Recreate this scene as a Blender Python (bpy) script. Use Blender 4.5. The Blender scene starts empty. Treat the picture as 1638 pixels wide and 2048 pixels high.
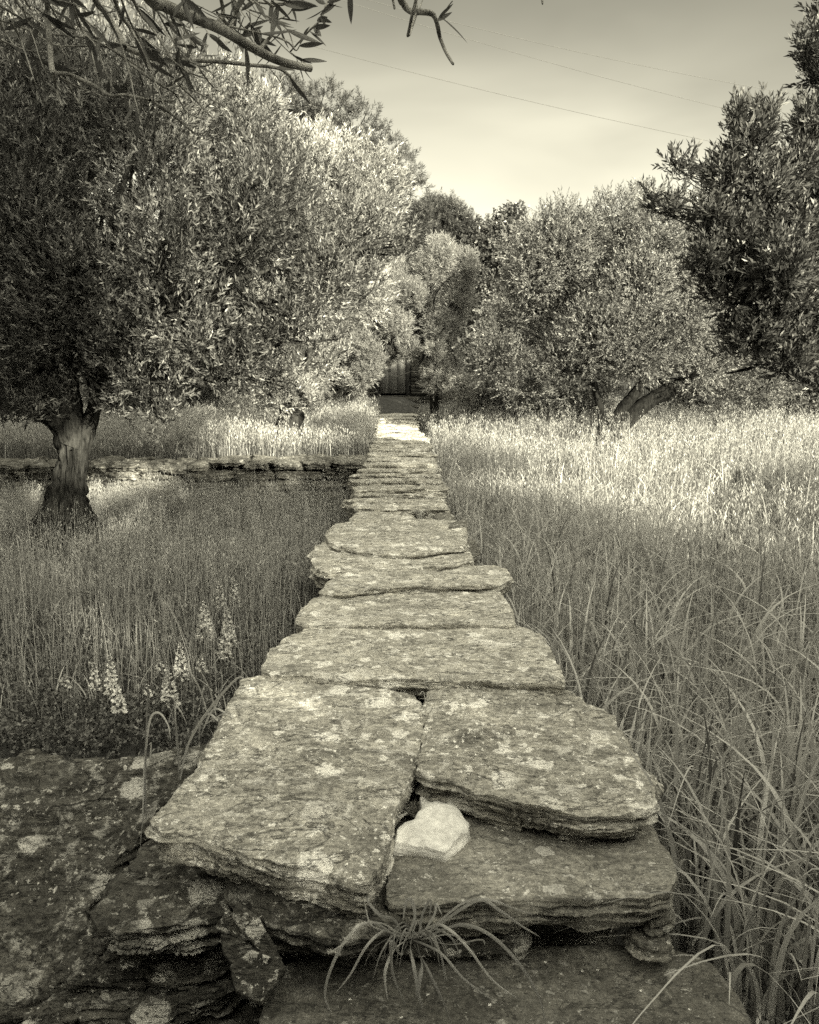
import bpy, math, random
import numpy as np
from mathutils import Vector
random.seed(7)
R = math.radians
rng = np.random.default_rng(11)

# ------------------------------------------------------------------ camera, world, sun, exposure
SC = bpy.context.scene
COL = SC.collection
H = 1.40                       # eye above the path's top
FPX = 1750.0                   # focal length in photo pixels (1638 wide)
PITCH = math.atan((1024 - 720) / FPX)
cam = bpy.data.cameras.new("camera")
cam.sensor_fit = 'HORIZONTAL'; cam.sensor_width = 36
cam.lens = 36 * FPX / 1638
cam.clip_start = 0.05; cam.clip_end = 3000
co = bpy.data.objects.new("camera", cam); COL.objects.link(co)
co.location = (0, 0, H); co.rotation_euler = (math.pi / 2 - PITCH, 0, 0)
SC.camera = co

SUN_EL = R(17.0)
SUN_VEC = Vector((0.47, -0.88, 0)).normalized()          # where the sun stands, seen from above
w = bpy.data.worlds.new("World"); SC.world = w; w.use_nodes = True
nt = w.node_tree; nt.nodes.clear()
def N(t, **k):
    n = nt.nodes.new(t)
    for a, b in k.items(): setattr(n, a, b)
    return n
sky = N('ShaderNodeTexSky', sky_type='NISHITA'); sky.sun_disc = False
sky.sun_elevation = SUN_EL
sky.sun_rotation = math.atan2(SUN_VEC.x, SUN_VEC.y)
sky.air_density = 1.0; sky.dust_density = 2.0; sky.ozone_density = 1.0
bw = N('ShaderNodeRGBToBW'); nt.links.new(sky.outputs[0], bw.inputs[0])
tc = N('ShaderNodeTexCoord')
mp = N('ShaderNodeMapping'); mp.inputs['Scale'].default_value = (1.3, 1.0, 5.0); mp.inputs['Rotation'].default_value = (0, R(-14), R(20))
nt.links.new(tc.outputs['Generated'], mp.inputs['Vector'])
nz = N('ShaderNodeTexNoise'); nz.inputs['Scale'].default_value = 1.5; nz.inputs['Detail'].default_value = 4; nz.inputs['Roughness'].default_value = 0.45
nz.inputs['Distortion'].default_value = 0.5
nt.links.new(mp.outputs[0], nz.inputs['Vector'])
cl = N('ShaderNodeMapRange'); cl.inputs[1].default_value = 0.35; cl.inputs[2].default_value = 0.7; cl.inputs[3].default_value = 0.78; cl.inputs[4].default_value = 1.2
nt.links.new(nz.outputs[0], cl.inputs[0])
sep = N('ShaderNodeSeparateXYZ'); nt.links.new(tc.outputs['Generated'], sep.inputs[0])
gr = N('ShaderNodeValToRGB')                      # overhead glow added to light slab tops, darker belt at 20 degrees, bright horizon
for i_, (p_, v_) in enumerate([(0.0, 0.34), (0.12, 0.31), (0.24, 0.26), (0.36, 0.175), (0.50, 0.30), (0.75, 1.55)]):
    e_ = gr.color_ramp.elements[i_] if i_ < 2 else gr.color_ramp.elements.new(p_)
    e_.position = p_; e_.color = (v_, v_, v_, 1)
nt.links.new(sep.outputs[2], gr.inputs[0])
g2 = N('ShaderNodeMath', operation='MULTIPLY'); g2.inputs[1].default_value = 2.3; nt.links.new(gr.outputs[0], g2.inputs[0])
m1 = N('ShaderNodeMath', operation='MULTIPLY'); m2 = N('ShaderNodeMath', operation='MULTIPLY')
nt.links.new(bw.outputs[0], m1.inputs[0]); nt.links.new(cl.outputs[0], m1.inputs[1])
nt.links.new(m1.outputs[0], m2.inputs[0]); nt.links.new(g2.outputs[0], m2.inputs[1])
tint = N('ShaderNodeMix', data_type='RGBA', blend_type='MULTIPLY'); tint.inputs[0].default_value = 1.0
nt.links.new(m2.outputs[0], tint.inputs[6]); tint.inputs[7].default_value = (1.0, 0.955, 0.745, 1)
bg = N('ShaderNodeBackground'); bg.inputs['Strength'].default_value = 0.15
nt.links.new(tint.outputs[2], bg.inputs['Color'])
wo = N('ShaderNodeOutputWorld'); nt.links.new(bg.outputs[0], wo.inputs[0])

sl = bpy.data.lights.new("sun", 'SUN'); sl.energy = 4.6; sl.angle = R(0.6); sl.color = (1.0, 0.95, 0.74)
so = bpy.data.objects.new("sun", sl); COL.objects.link(so)
sd = Vector((SUN_VEC.x * math.cos(SUN_EL), SUN_VEC.y * math.cos(SUN_EL), math.sin(SUN_EL)))
so.rotation_euler = sd.to_track_quat('Z', 'Y').to_euler(); so.location = (8, -10, 14)

SC.view_settings.view_transform = 'Standard'; SC.view_settings.look = 'None'
SC.view_settings.gamma = 1; SC.view_settings.exposure = 1.45
SC.render.engine = 'CYCLES'
SC.cycles.max_bounces = 5; SC.cycles.diffuse_bounces = 3; SC.cycles.glossy_bounces = 2; SC.cycles.transmission_bounces = 4
SC.cycles.use_denoising = False

# ------------------------------------------------------------------ numeric helpers
CP, SP = math.cos(PITCH), math.sin(PITCH)
def ray(px, py):
    """direction of a photo pixel, scaled so that its forward (y) part is 1"""
    u = (px - 819) / FPX; v = -(py - 1024) / FPX
    d = np.array([u, CP + v * SP, -SP + v * CP])
    return d / d[1]
def at(px, py, Y):
    d = ray(px, py); return np.array([d[0] * Y, Y, H + d[2] * Y])
def on(px, py, z0=0.0, ax=0.0, ay=0.0, yr=0.0):
    """point of the plane z = z0 + ax*x + ay*(y-yr) under a pixel"""
    d = ray(px, py)
    t = (z0 - ay * yr - H) / (d[2] - ax * d[0] - ay * d[1])
    return d * t + np.array([0, 0, H])
_g = np.random.default_rng(3)
GT = _g.normal(size=(256, 3)); GT /= np.linalg.norm(GT, axis=1)[:, None]
PT = _g.permutation(256)
def perlin(p):
    i = np.floor(p).astype(np.int64); f = p - i
    u = f * f * f * (f * (f * 6 - 15) + 10)
    out = 0
    for dx in (0, 1):
        wx = u[:, 0] if dx else 1 - u[:, 0]
        for dy in (0, 1):
            wy = u[:, 1] if dy else 1 - u[:, 1]
            for dz in (0, 1):
                wz = u[:, 2] if dz else 1 - u[:, 2]
                h = PT[(PT[(PT[(i[:, 0] + dx) & 255] + i[:, 1] + dy) & 255] + i[:, 2] + dz) & 255]
                g = GT[h]
                out = out + wx * wy * wz * (g[:, 0] * (f[:, 0] - dx) + g[:, 1] * (f[:, 1] - dy) + g[:, 2] * (f[:, 2] - dz))
    return out * 1.5
def fbm(p, o=4, r=0.5):
    a = 1.0; s = 0; q = np.array(p, float)
    for _ in range(o):
        s = s + a * perlin(q); q = q * 2.03 + 17.3; a *= r
    return s
def unit(v): return v / (np.linalg.norm(v, axis=-1, keepdims=True) + 1e-9)

# ------------------------------------------------------------------ object helpers
def mesh(name, V, Q=None, T=None, attr=None, smooth=False):
    me = bpy.data.meshes.new(name)
    V = np.asarray(V, np.float32); me.vertices.add(len(V)); me.vertices.foreach_set('co', V.ravel())
    fs = []; tot = []
    if Q is not None and len(Q): Q = np.asarray(Q, np.int32); fs.append(Q.ravel()); tot.append(np.full(len(Q), 4, np.int32))
    if T is not None and len(T): T = np.asarray(T, np.int32); fs.append(T.ravel()); tot.append(np.full(len(T), 3, np.int32))
    L = np.concatenate(fs); tot = np.concatenate(tot)
    me.loops.add(len(L)); me.loops.foreach_set('vertex_index', L)
    me.polygons.add(len(tot)); st = np.concatenate([[0], np.cumsum(tot)[:-1]]).astype(np.int32)
    me.polygons.foreach_set('loop_start', st); me.polygons.foreach_set('loop_total', tot)
    if smooth: me.polygons.foreach_set('use_smooth', np.ones(len(tot), bool))
    if attr is not None:
        a = me.attributes.new('tone', 'FLOAT', 'POINT'); a.data.foreach_set('value', np.asarray(attr, np.float32))
    me.update(); me.validate()
    return me
def obj(name, me, mat, parent=None, loc=None):
    o = bpy.data.objects.new(name, me); COL.objects.link(o)
    me.materials.clear(); me.materials.append(mat)
    if parent is not None: o.parent = parent
    if loc is not None: o.location = loc
    return o
def empty(name, loc=(0, 0, 0)):
    o = bpy.data.objects.new(name, None); COL.objects.link(o); o.location = loc; o.empty_display_size = 0.2
    return o
def tag(o, label=None, cat=None, group=None, kind=None):
    if label: o['label'] = label
    if cat: o['category'] = cat
    if group: o['group'] = group
    if kind: o['kind'] = kind
    return o
class Acc:
    """collects quads and triangles into ONE mesh"""
    def __init__(s): s.V = []; s.Q = []; s.T = []; s.A = []; s.n = 0
    def add(s, V, Q=None, T=None, a=0.5):
        V = np.asarray(V, np.float32).reshape(-1, 3)
        s.V.append(V); 
        if Q is not None and len(Q): s.Q.append(np.asarray(Q, np.int64) + s.n)
        if T is not None and len(T): s.T.append(np.asarray(T, np.int64) + s.n)
        s.A.append(np.full(len(V), a, np.float32) if np.isscalar(a) else np.asarray(a, np.float32)); s.n += len(V)
    def build(s, name, mat, parent=None, loc=None, smooth=False):
        V = np.concatenate(s.V)
        if loc is not None: V = V - np.asarray(loc, np.float32)
        elif parent is not None: V = V - np.array(parent.location, np.float32)
        me = mesh(name, V, np.concatenate(s.Q) if s.Q else None, np.concatenate(s.T) if s.T else None, np.concatenate(s.A), smooth)
        return obj(name, me, mat, parent, loc)

# ------------------------------------------------------------------ materials
def newmat(name):
    m = bpy.data.materials.new(name); m.use_nodes = True; t = m.node_tree; t.nodes.clear()
    return m, t
def mk(t, ty, **k):
    n = t.nodes.new(ty)
    for a, b in k.items(): setattr(n, a, b)
    return n
def lk(t, a, b): t.links.new(a, b)
WARM = (1.0, 0.99, 0.96)
def grey(v): return (v * WARM[0], v * WARM[1], v * WARM[2], 1)
def ramp(t, src, stops):
    r = mk(t, 'ShaderNodeValToRGB'); e = r.color_ramp.elements
    e[0].position = stops[0][0]; e[0].color = grey(stops[0][1])
    e[1].position = stops[-1][0]; e[1].color = grey(stops[-1][1])
    for p, v in stops[1:-1]:
        n = e.new(p); n.color = grey(v)
    lk(t, src, r.inputs[0]); return r
def noise(t, vec, sc, det=4, rough=0.55, dist=0.0):
    n = mk(t, 'ShaderNodeTexNoise'); n.inputs['Scale'].default_value = sc; n.inputs['Detail'].default_value = det
    n.inputs['Roughness'].default_value = rough; n.inputs['Distortion'].default_value = dist; lk(t, vec, n.inputs['Vector']); return n
def mixc(t, f, a, b, mode='MIX'):
    m = mk(t, 'ShaderNodeMix', data_type='RGBA', blend_type=mode)
    if isinstance(f, (int, float)): m.inputs[0].default_value = f
    else: lk(t, f, m.inputs[0])
    for s, i in ((a, 6), (b, 7)):
        if isinstance(s, tuple): m.inputs[i].default_value = s
        else: lk(t, s, m.inputs[i])
    return m
def mapr(t, src, a, b, c=0.0, d=1.0, smooth=False):
    m = mk(t, 'ShaderNodeMapRange'); m.inputs[1].default_value = a; m.inputs[2].default_value = b
    m.inputs[3].default_value = c; m.inputs[4].default_value = d
    if smooth: m.interpolation_type = 'SMOOTHSTEP'
    lk(t, src, m.inputs[0]); return m
def math2(t, op, a, b):
    m = mk(t, 'ShaderNodeMath', operation=op)
    for s, i in ((a, 0), (b, 1)):
        if isinstance(s, (int, float)): m.inputs[i].default_value = s
        else: lk(t, s, m.inputs[i])
    return m

def rock_material(name, dark=0.10, mid=0.26, light=0.38, lichen=0.55, amount=0.5, size=9.0, bump=0.6, streak=1.0):
    m, t = newmat(name)
    tc = mk(t, 'ShaderNodeTexCoord'); oi = mk(t, 'ShaderNodeObjectInfo')
    off = mk(t, 'ShaderNodeVectorMath', operation='SCALE'); cmb = mk(t, 'ShaderNodeCombineXYZ')
    for i, k in enumerate((37.0, 71.0, 13.0)):
        q = math2(t, 'MULTIPLY', oi.outputs['Random'], k); lk(t, q.outputs[0], cmb.inputs[i])
    add = mk(t, 'ShaderNodeVectorMath', operation='ADD'); lk(t, tc.outputs['Object'], add.inputs[0]); lk(t, cmb.outputs[0], add.inputs[1])
    p = add.outputs[0]
    st = mk(t, 'ShaderNodeMapping'); st.inputs['Scale'].default_value = (1.0, 1.9 * streak, 6.0); st.inputs['Rotation'].default_value = (0, 0, R(7)); lk(t, p, st.inputs['Vector'])
    # mottled schist, foliated along the slab
    n1 = noise(t, st.outputs[0], 4.0, 7, 0.62, 0.6)
    c1 = ramp(t, n1.outputs[0], [(0.28, dark), (0.44, mid * 0.8), (0.55, mid), (0.72, light)])
    n2 = noise(t, st.outputs[0], 26.0, 6, 0.7)
    c2 = ramp(t, n2.outputs[0], [(0.30, 0.30), (0.44, 0.80), (0.52, 1.05), (0.68, 1.5)])
    nm = noise(t, p, 42.0, 5, 0.75, 0.3); cm = ramp(t, nm.outputs[0], [(0.36, 0.62), (0.47, 0.9), (0.53, 1.1), (0.64, 1.35)])
    a = mixc(t, 0.62, c1.outputs[0], c2.outputs[0], 'MULTIPLY'); a = mixc(t, 0.85, a.outputs[2], cm.outputs[0], 'MULTIPLY')
    n3 = noise(t, p, 190.0, 3, 0.7)
    c3 = ramp(t, n3.outputs[0], [(0.34, 0.45), (0.5, 1.0), (0.66, 1.6)])
    a = mixc(t, 0.5, a.outputs[2], c3.outputs[0], 'MULTIPLY')
    # lichen rosettes: warped round patches, their rims broken by noise
    wn = noise(t, p, 16.0, 5, 0.65)
    wv = mk(t, 'ShaderNodeVectorMath', operation='SCALE'); wv.inputs['Scale'].default_value = 0.11
    lk(t, wn.outputs['Color'], wv.inputs[0])
    pw = mk(t, 'ShaderNodeVectorMath', operation='ADD'); lk(t, p, pw.inputs[0]); lk(t, wv.outputs[0], pw.inputs[1])
    masks = []
    for sc, rad, thr in ((size, 0.40, 0.56), (size * 2.4, 0.36, 0.50), (size * 6.5, 0.33, 0.46)):
        vo = mk(t, 'ShaderNodeTexVoronoi'); vo.inputs['Scale'].default_value = sc; lk(t, pw.outputs[0], vo.inputs['Vector'])
        s = mk(t, 'ShaderNodeSeparateColor'); lk(t, vo.outputs['Color'], s.inputs[0])
        r_ = math2(t, 'MULTIPLY', s.outputs[0], rad); r2 = math2(t, 'ADD', r_.outputs[0], 0.08)
        d = math2(t, 'SUBTRACT', r2.outputs[0], vo.outputs['Distance'])
        e = mapr(t, d.outputs[0], 0.0, 0.05)
        pres = mapr(t, s.outputs[1], thr - 0.1 + 0.38 * (1 - amount) - 0.02, thr - 0.1 + 0.38 * (1 - amount) + 0.02)
        k = math2(t, 'MULTIPLY', e.outputs[0], pres.outputs[0]); masks.append(k)
    big = noise(t, p, 3.2, 3, 0.6); bigm = mapr(t, big.outputs[0], 0.34, 0.50)
    mk_ = math2(t, 'MAXIMUM', masks[0].outputs[0], masks[1].outputs[0]); mk2 = math2(t, 'MAXIMUM', mk_.outputs[0], masks[2].outputs[0])
    br = noise(t, p, 70.0, 4, 0.7); brm = mapr(t, br.outputs[0], 0.33, 0.44)
    lm = math2(t, 'MULTIPLY', mk2.outputs[0], brm.outputs[0]); lm = math2(t, 'MULTIPLY', lm.outputs[0], bigm.outputs[0])
    # pale crust in ragged sheets
    cr = noise(t, p, 11.0, 8, 0.72, 0.4); crm = mapr(t, cr.outputs[0], 0.54, 0.60, 0.0, 0.5 * amount)
    lm2 = math2(t, 'MAXIMUM', lm.outputs[0], crm.outputs[0])
    lc = mixc(t, 0.7, grey(lichen), c3.outputs[0], 'MULTIPLY')
    a = mixc(t, lm2.outputs[0], a.outputs[2], lc.outputs[2])
    # black lichen specks and cracks
    sp = noise(t, st.outputs[0], 44.0, 5, 0.75); spm = mapr(t, sp.outputs[0], 0.565, 0.63, 0.0, 0.85)
    a = mixc(t, spm.outputs[0], a.outputs[2], grey(dark * 0.45))
    n5 = noise(t, st.outputs[0], 2.3, 8, 0.6, 1.2)
    ab = math2(t, 'SUBTRACT', n5.outputs[0], 0.5); ab = math2(t, 'ABSOLUTE', ab.outputs[0], 0)
    ck = mapr(t, ab.outputs[0], 0.0, 0.014, 1.0, 0.0)
    cg = mapr(t, n1.outputs[0], 0.40, 0.5, 0.0, 0.8); ckm = math2(t, 'MULTIPLY', ck.outputs[0], cg.outputs[0])
    a = mixc(t, ckm.outputs[0], a.outputs[2], grey(dark * 0.35))
    b = mk(t, 'ShaderNodeBsdfPrincipled'); b.inputs['Roughness'].default_value = 0.88; b.inputs['Specular IOR Level'].default_value = 0.25
    lk(t, a.outputs[2], b.inputs['Base Color'])
    h = math2(t, 'MULTIPLY', n2.outputs[0], 0.9); h = math2(t, 'ADD', h.outputs[0], n1.outputs[0])
    h2 = math2(t, 'MULTIPLY', n3.outputs[0], 0.22); h = math2(t, 'ADD', h.outputs[0], h2.outputs[0])
    h3 = math2(t, 'MULTIPLY', lm2.outputs[0], 0.12); h = math2(t, 'ADD', h.outputs[0], h3.outputs[0])
    h4 = math2(t, 'MULTIPLY', ckm.outputs[0], -0.6); h = math2(t, 'ADD', h.outputs[0], h4.outputs[0])
    bp = mk(t, 'ShaderNodeBump'); bp.inputs['Strength'].default_value = bump; bp.inputs['Distance'].default_value = 0.018
    lk(t, h.outputs[0], bp.inputs['Height']); lk(t, bp.outputs[0], b.inputs['Normal'])
    o = mk(t, 'ShaderNodeOutputMaterial'); lk(t, b.outputs[0], o.inputs[0]); return m

def leaf_material(name, lo, hi, trans=0.35, gloss=0.12, rough=0.45):
    m, t = newmat(name)
    at_ = mk(t, 'ShaderNodeAttribute', attribute_name='tone')
    c = ramp(t, at_.outputs['Fac'], [(0.0, lo), (1.0, hi)])
    d = mk(t, 'ShaderNodeBsdfDiffuse'); lk(t, c.outputs[0], d.inputs[0])
    tr = mk(t, 'ShaderNodeBsdfTranslucent'); lk(t, c.outputs[0], tr.inputs[0])
    mx = mk(t, 'ShaderNodeMixShader'); mx.inputs[0].default_value = trans; lk(t, d.outputs[0], mx.inputs[1]); lk(t, tr.outputs[0], mx.inputs[2])
    g = mk(t, 'ShaderNodeBsdfGlossy'); g.inputs['Roughness'].default_value = rough; g.inputs[0].default_value = grey(0.8)
    m2_ = mk(t, 'ShaderNodeMixShader'); m2_.inputs[0].default_value = gloss; lk(t, mx.outputs[0], m2_.inputs[1]); lk(t, g.outputs[0], m2_.inputs[2])
    o = mk(t, 'ShaderNodeOutputMaterial'); lk(t, m2_.outputs[0], o.inputs[0]); return m

def bark_material(name, lo=0.05, hi=0.26):
    m, t = newmat(name)
    tc = mk(t, 'ShaderNodeTexCoord'); mp = mk(t, 'ShaderNodeMapping'); mp.inputs['Scale'].default_value = (1, 1, 0.22); lk(t, tc.outputs['Object'], mp.inputs['Vector'])
    n = noise(t, mp.outputs[0], 26, 7, 0.65, 0.4); c = ramp(t, n.outputs[0], [(0.33, lo), (0.5, (lo + hi) / 2), (0.68, hi)])
    n2 = noise(t, tc.outputs['Object'], 90, 3, 0.6); c2 = ramp(t, n2.outputs[0], [(0.3, 0.6), (0.7, 1.3)])
    a = mixc(t, 0.6, c.outputs[0], c2.outputs[0], 'MULTIPLY')
    b = mk(t, 'ShaderNodeBsdfPrincipled'); b.inputs['Roughness'].default_value = 0.95; b.inputs['Specular IOR Level'].default_value = 0.06; lk(t, a.outputs[2], b.inputs['Base Color'])
    bp = mk(t, 'ShaderNodeBump'); bp.inputs['Strength'].default_value = 0.8; bp.inputs['Distance'].default_value = 0.03; lk(t, n.outputs[0], bp.inputs['Height']); lk(t, bp.outputs[0], b.inputs['Normal'])
    o = mk(t, 'ShaderNodeOutputMaterial'); lk(t, b.outputs[0], o.inputs[0]); return m
def plain(name, v, rough=0.8, sc=20, var=0.35):
    m, t = newmat(name); tc = mk(t, 'ShaderNodeTexCoord')
    n = noise(t, tc.outputs['Object'], sc, 6, 0.6); c = ramp(t, n.outputs[0], [(0.3, v * (1 - var)), (0.7, v * (1 + var))])
    b = mk(t, 'ShaderNodeBsdfPrincipled'); b.inputs['Roughness'].default_value = rough; lk(t, c.outputs[0], b.inputs['Base Color'])
    bp = mk(t, 'ShaderNodeBump'); bp.inputs['Strength'].default_value = 0.4; bp.inputs['Distance'].default_value = 0.01; lk(t, n.outputs[0], bp.inputs['Height']); lk(t, bp.outputs[0], b.inputs['Normal'])
    o = mk(t, 'ShaderNodeOutputMaterial'); lk(t, b.outputs[0], o.inputs[0]); return m

M = dict(
    near=rock_material('schist_near', 0.12, 0.37, 0.52, 0.80, 1.0, 7.0, 0.65),
    path=rock_material('schist_path', 0.14, 0.48, 0.68, 0.86, 0.9, 6.5, 0.7),
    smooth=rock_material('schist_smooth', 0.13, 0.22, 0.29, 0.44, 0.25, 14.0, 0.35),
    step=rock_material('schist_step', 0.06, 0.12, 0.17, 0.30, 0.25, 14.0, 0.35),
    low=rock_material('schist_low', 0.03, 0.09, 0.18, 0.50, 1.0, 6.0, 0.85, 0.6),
    wall=rock_material('schist_wall', 0.08, 0.22, 0.34, 0.5, 0.5, 9.0, 0.8),
    house=rock_material('schist_house', 0.02, 0.06, 0.10, 0.14, 0.2, 9.0, 0.8),
    quartz=plain('pale_quartz', 0.72, 0.8, 34, 0.22),
    soil=plain('soil', 0.05, 0.95, 14, 0.5),
    door=plain('weathered_wood', 0.16, 0.85, 12, 0.4),
    darkwood=plain('dark_wood', 0.05, 0.85, 12, 0.4),
    wire=plain('wire', 0.10, 0.5, 5, 0.1),
    petal=leaf_material('petal', 0.72, 0.95, 0.2, 0.03),
    stem=leaf_material('stem', 0.12, 0.25, 0.2, 0.05),
    bark=bark_material('olive_bark', 0.010, 0.085), barkdark=bark_material('dark_bark', 0.006, 0.035), twig=bark_material('twig_bark', 0.18, 0.58),
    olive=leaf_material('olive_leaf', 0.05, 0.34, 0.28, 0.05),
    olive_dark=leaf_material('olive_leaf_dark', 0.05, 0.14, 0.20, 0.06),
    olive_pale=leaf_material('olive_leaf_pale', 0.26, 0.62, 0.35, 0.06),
    pine=leaf_material('pine_needle', 0.06, 0.18, 0.3, 0.04),
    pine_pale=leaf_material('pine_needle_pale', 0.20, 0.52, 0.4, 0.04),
    broad=leaf_material('broad_leaf', 0.06, 0.16, 0.3, 0.08),
    grass=leaf_material('grass_blade', 0.03, 0.58, 0.3, 0.06),
    grassdry=leaf_material('grass_pale', 0.10, 0.72, 0.4, 0.04),
    herb=leaf_material('herb_leaf', 0.03, 0.30, 0.2, 0.05),
)

# ------------------------------------------------------------------ terrain
def sstep(a, b, x):
    t = np.clip((x - a) / (b - a), 0, 1); return t * t * (3 - 2 * t)
def ground_z(x, y):
    x = np.asarray(x, float); y = np.asarray(y, float)
    left = -0.66 + 0.52 * sstep(12.25, 12.6, y)              # terrace held by the cross wall
    right = -0.66 + 0.30 * sstep(9, 18, y)
    s = sstep(-0.3, 0.3, x)
    z = left * (1 - s) + right * s
    z = z + 0.5 * sstep(23.5, 25.2, y) + 0.9 * sstep(27, 60, y)
    p = np.stack([x * 0.5, y * 0.5, np.zeros_like(x)], -1).reshape(-1, 3)
    z = z + 0.05 * fbm(p, 3).reshape(x.shape)
    return z
def axis_():
    a = np.concatenate([-np.geomspace(600, 14, 16), np.linspace(-13, 13, 131), np.geomspace(14, 600, 16)]); return a
gx = axis_(); gy = np.concatenate([-np.geomspace(600, 9, 14), np.linspace(-8, 32, 321), np.geomspace(33, 900, 16)])
X, Y = np.meshgrid(gx, gy); Z = ground_z(X, Y)
V = np.stack([X, Y, Z], -1).reshape(-1, 3); nx = len(gx); ny = len(gy)
ii = np.arange((ny - 1) * nx).reshape(ny - 1, nx)[:, :-1].ravel()
Qd = np.stack([ii, ii + 1, ii + nx + 1, ii + nx], 1)
g = obj('ground', mesh('ground', V, Qd, smooth=True), M['soil']); tag(g, 'dark soil of the terraced field under the grass', 'ground', kind='structure')

# ------------------------------------------------------------------ slabs
def resample(P, n, sharp=0.45):
    P = np.asarray(P, float); C = np.vstack([P, P[:1]])
    # Catmull-Rom through the traced corners
    out = []; k = len(P)
    for i in range(k):
        p0, p1, p2, p3 = P[i - 1], P[i], P[(i + 1) % k], P[(i + 2) % k]
        t = np.linspace(0, 1, 14, endpoint=False)[:, None]
        out.append(sharp * (p1 + (p2 - p1) * t) + (1 - sharp) * 0.5 * ((2 * p1) + (-p0 + p2) * t + (2 * p0 - 5 * p1 + 4 * p2 - p3) * t ** 2 + (-p0 + 3 * p1 - 3 * p2 + p3) * t ** 3))
    C = np.vstack(out); C = np.vstack([C, C[:1]])
    s = np.concatenate([[0], np.cumsum(np.linalg.norm(np.diff(C[:, :2], axis=0), axis=1))])
    q = np.linspace(0, s[-1], n, endpoint=False)
    return np.stack([np.interp(q, s, C[:, j]) for j in range(C.shape[1])], 1)

def slab_geo(W, thick, n=260, nt=46, ns=26, rough=1.0, ledge=0.008, und=0.012, strata=0.022, under=0.04, rnd=0.02, seed=0, plane=(0, 0), outamp=0.012, dome=0.0, sharp=0.45, crease=0.0):
    """closed stone from a top outline W (world xyz); returns verts, quads, tris, centre"""
    O = resample(W, n, sharp); c = O.mean(0)
    if np.sum(O[:, 0] * np.roll(O[:, 1], -1) - O[:, 1] * np.roll(O[:, 0], -1)) < 0: O = O[::-1]
    tang = unit(np.roll(O, -1, 0) - np.roll(O, 1, 0)); nor = np.stack([tang[:, 1], -tang[:, 0], np.zeros(n)], 1)
    sd_ = seed * 7.31 + 3
    e = fbm(np.stack([O[:, 0] * 9, O[:, 1] * 9, np.full(n, sd_)], 1), 5, 0.6)
    O = O + nor * (e * outamp * rough)[:, None]
    rings = []; kinds = []
    T_ = 1 - (1 - np.linspace(0, 1, nt + 1)[1:]) ** 1.35
    ax, ay = plane
    def topz(P):
        q = np.stack([P[:, 0], P[:, 1], np.full(len(P), sd_)], 1)
        lo = fbm(q * np.array([1.7, 2.6, 1]), 3)
        l = fbm(q * np.array([2.6, 5.5, 1]) + 9, 5, 0.55) * 3.0
        fl = np.floor(l); fr = l - fl; stp = fl + sstep(0.72, 1.0, fr)
        fi = fbm(q * np.array([22, 45, 1]), 4, 0.6)
        return und * lo * rough + ledge * stp * rough * 0.8 + 0.0028 * fi * rough - (crease * np.abs(perlin(q * np.array([13, 13, 1]) + 3)) if crease else 0)
    for tt in T_:
        P = c + (O - c) * tt
        k = np.clip((tt - 0.86) / 0.14, 0, 1)
        en = 0.6 + 0.5 * fbm(np.stack([O[:, 0] * 5, O[:, 1] * 5, np.full(n, sd_ + 5)], 1), 3)
        z = topz(P) + dome * (1 - tt ** 2) - rnd * (k ** 2.6) * np.clip(en, 0.15, 1.5)
        rings.append(np.stack([P[:, 0], P[:, 1], P[:, 2] + z], 1))
    edge = rings[-1].copy()
    for k in range(1, ns + 1):
        s = k / ns
        z = -thick * s
        q = np.stack([O[:, 0] * 3.2, O[:, 1] * 3.2, (z + edge[:, 2]) * 26 + sd_], 1)
        st = fbm(q, 4, 0.6); q2 = np.stack([O[:, 0] * 1.8, O[:, 1] * 1.8, (z + edge[:, 2]) * 60 + sd_], 1)
        st2 = np.floor(fbm(q2, 2) * 3) / 3
        offv = strata * (st + 0.7 * st2) * min(1, s * 3.5) * rough - under * s ** 2.2 + 0.35 * rnd * math.sin(min(1, s * 3) * math.pi / 2)
        P = edge + nor * offv[:, None]; P[:, 2] += z * (1 + 0.0 * s)
        if s > 0.7: P[:, 2] += 0.12 * thick * fbm(np.stack([O[:, 0] * 4, O[:, 1] * 4, np.full(n, sd_ + 2)], 1), 3) * (s - 0.7) / 0.3
        rings.append(P)
    last = rings[-1]; cc = last.mean(0)
    for f in (0.7, 0.35): rings.append(cc + (last - cc) * f)
    V = np.vstack(rings); m_ = len(rings)
    ci = np.array([c[0], c[1], c[2] + topz(c[None])[0] + dome]); V = np.vstack([V, ci, cc]); it = len(V) - 2; ib = len(V) - 1
    a = np.arange(n); b = (a + 1) % n
    Q = np.concatenate([np.stack([r * n + a, r * n + n + a, r * n + n + b, r * n + b], 1) for r in range(m_ - 1)])
    T = np.concatenate([np.stack([a, b, np.full(n, it)], 1), np.stack([(m_ - 1) * n + b, (m_ - 1) * n + a, np.full(n, ib)], 1)])
    return V, Q, T, np.array([c[0], c[1], c[2]])
_seed = [0]
def stone(name, W, thick, mat, label, cat='stone slab', group=None, parent=None, smooth=True, **k):
    _seed[0] += 1; k.setdefault('seed', _seed[0])
    V, Q, T, c = slab_geo(W, thick, **k)
    base = np.array([c[0], c[1], c[2] - thick])
    pl = np.array(parent.location) if parent is not None else np.zeros(3)
    o = obj(name, mesh(name, V - base, Q, T, smooth=smooth), mat, parent, tuple(base - pl))
    if parent is None: tag(o, label, cat, group)
    elif label: o['label'] = label
    return o
def outl(px, z=0.0, ax=0, ay=0, yr=0): return np.array([on(a, b, z, ax, ay, yr) for a, b in px])
GP = 'flat slabs paving the raised stone path'
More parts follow.
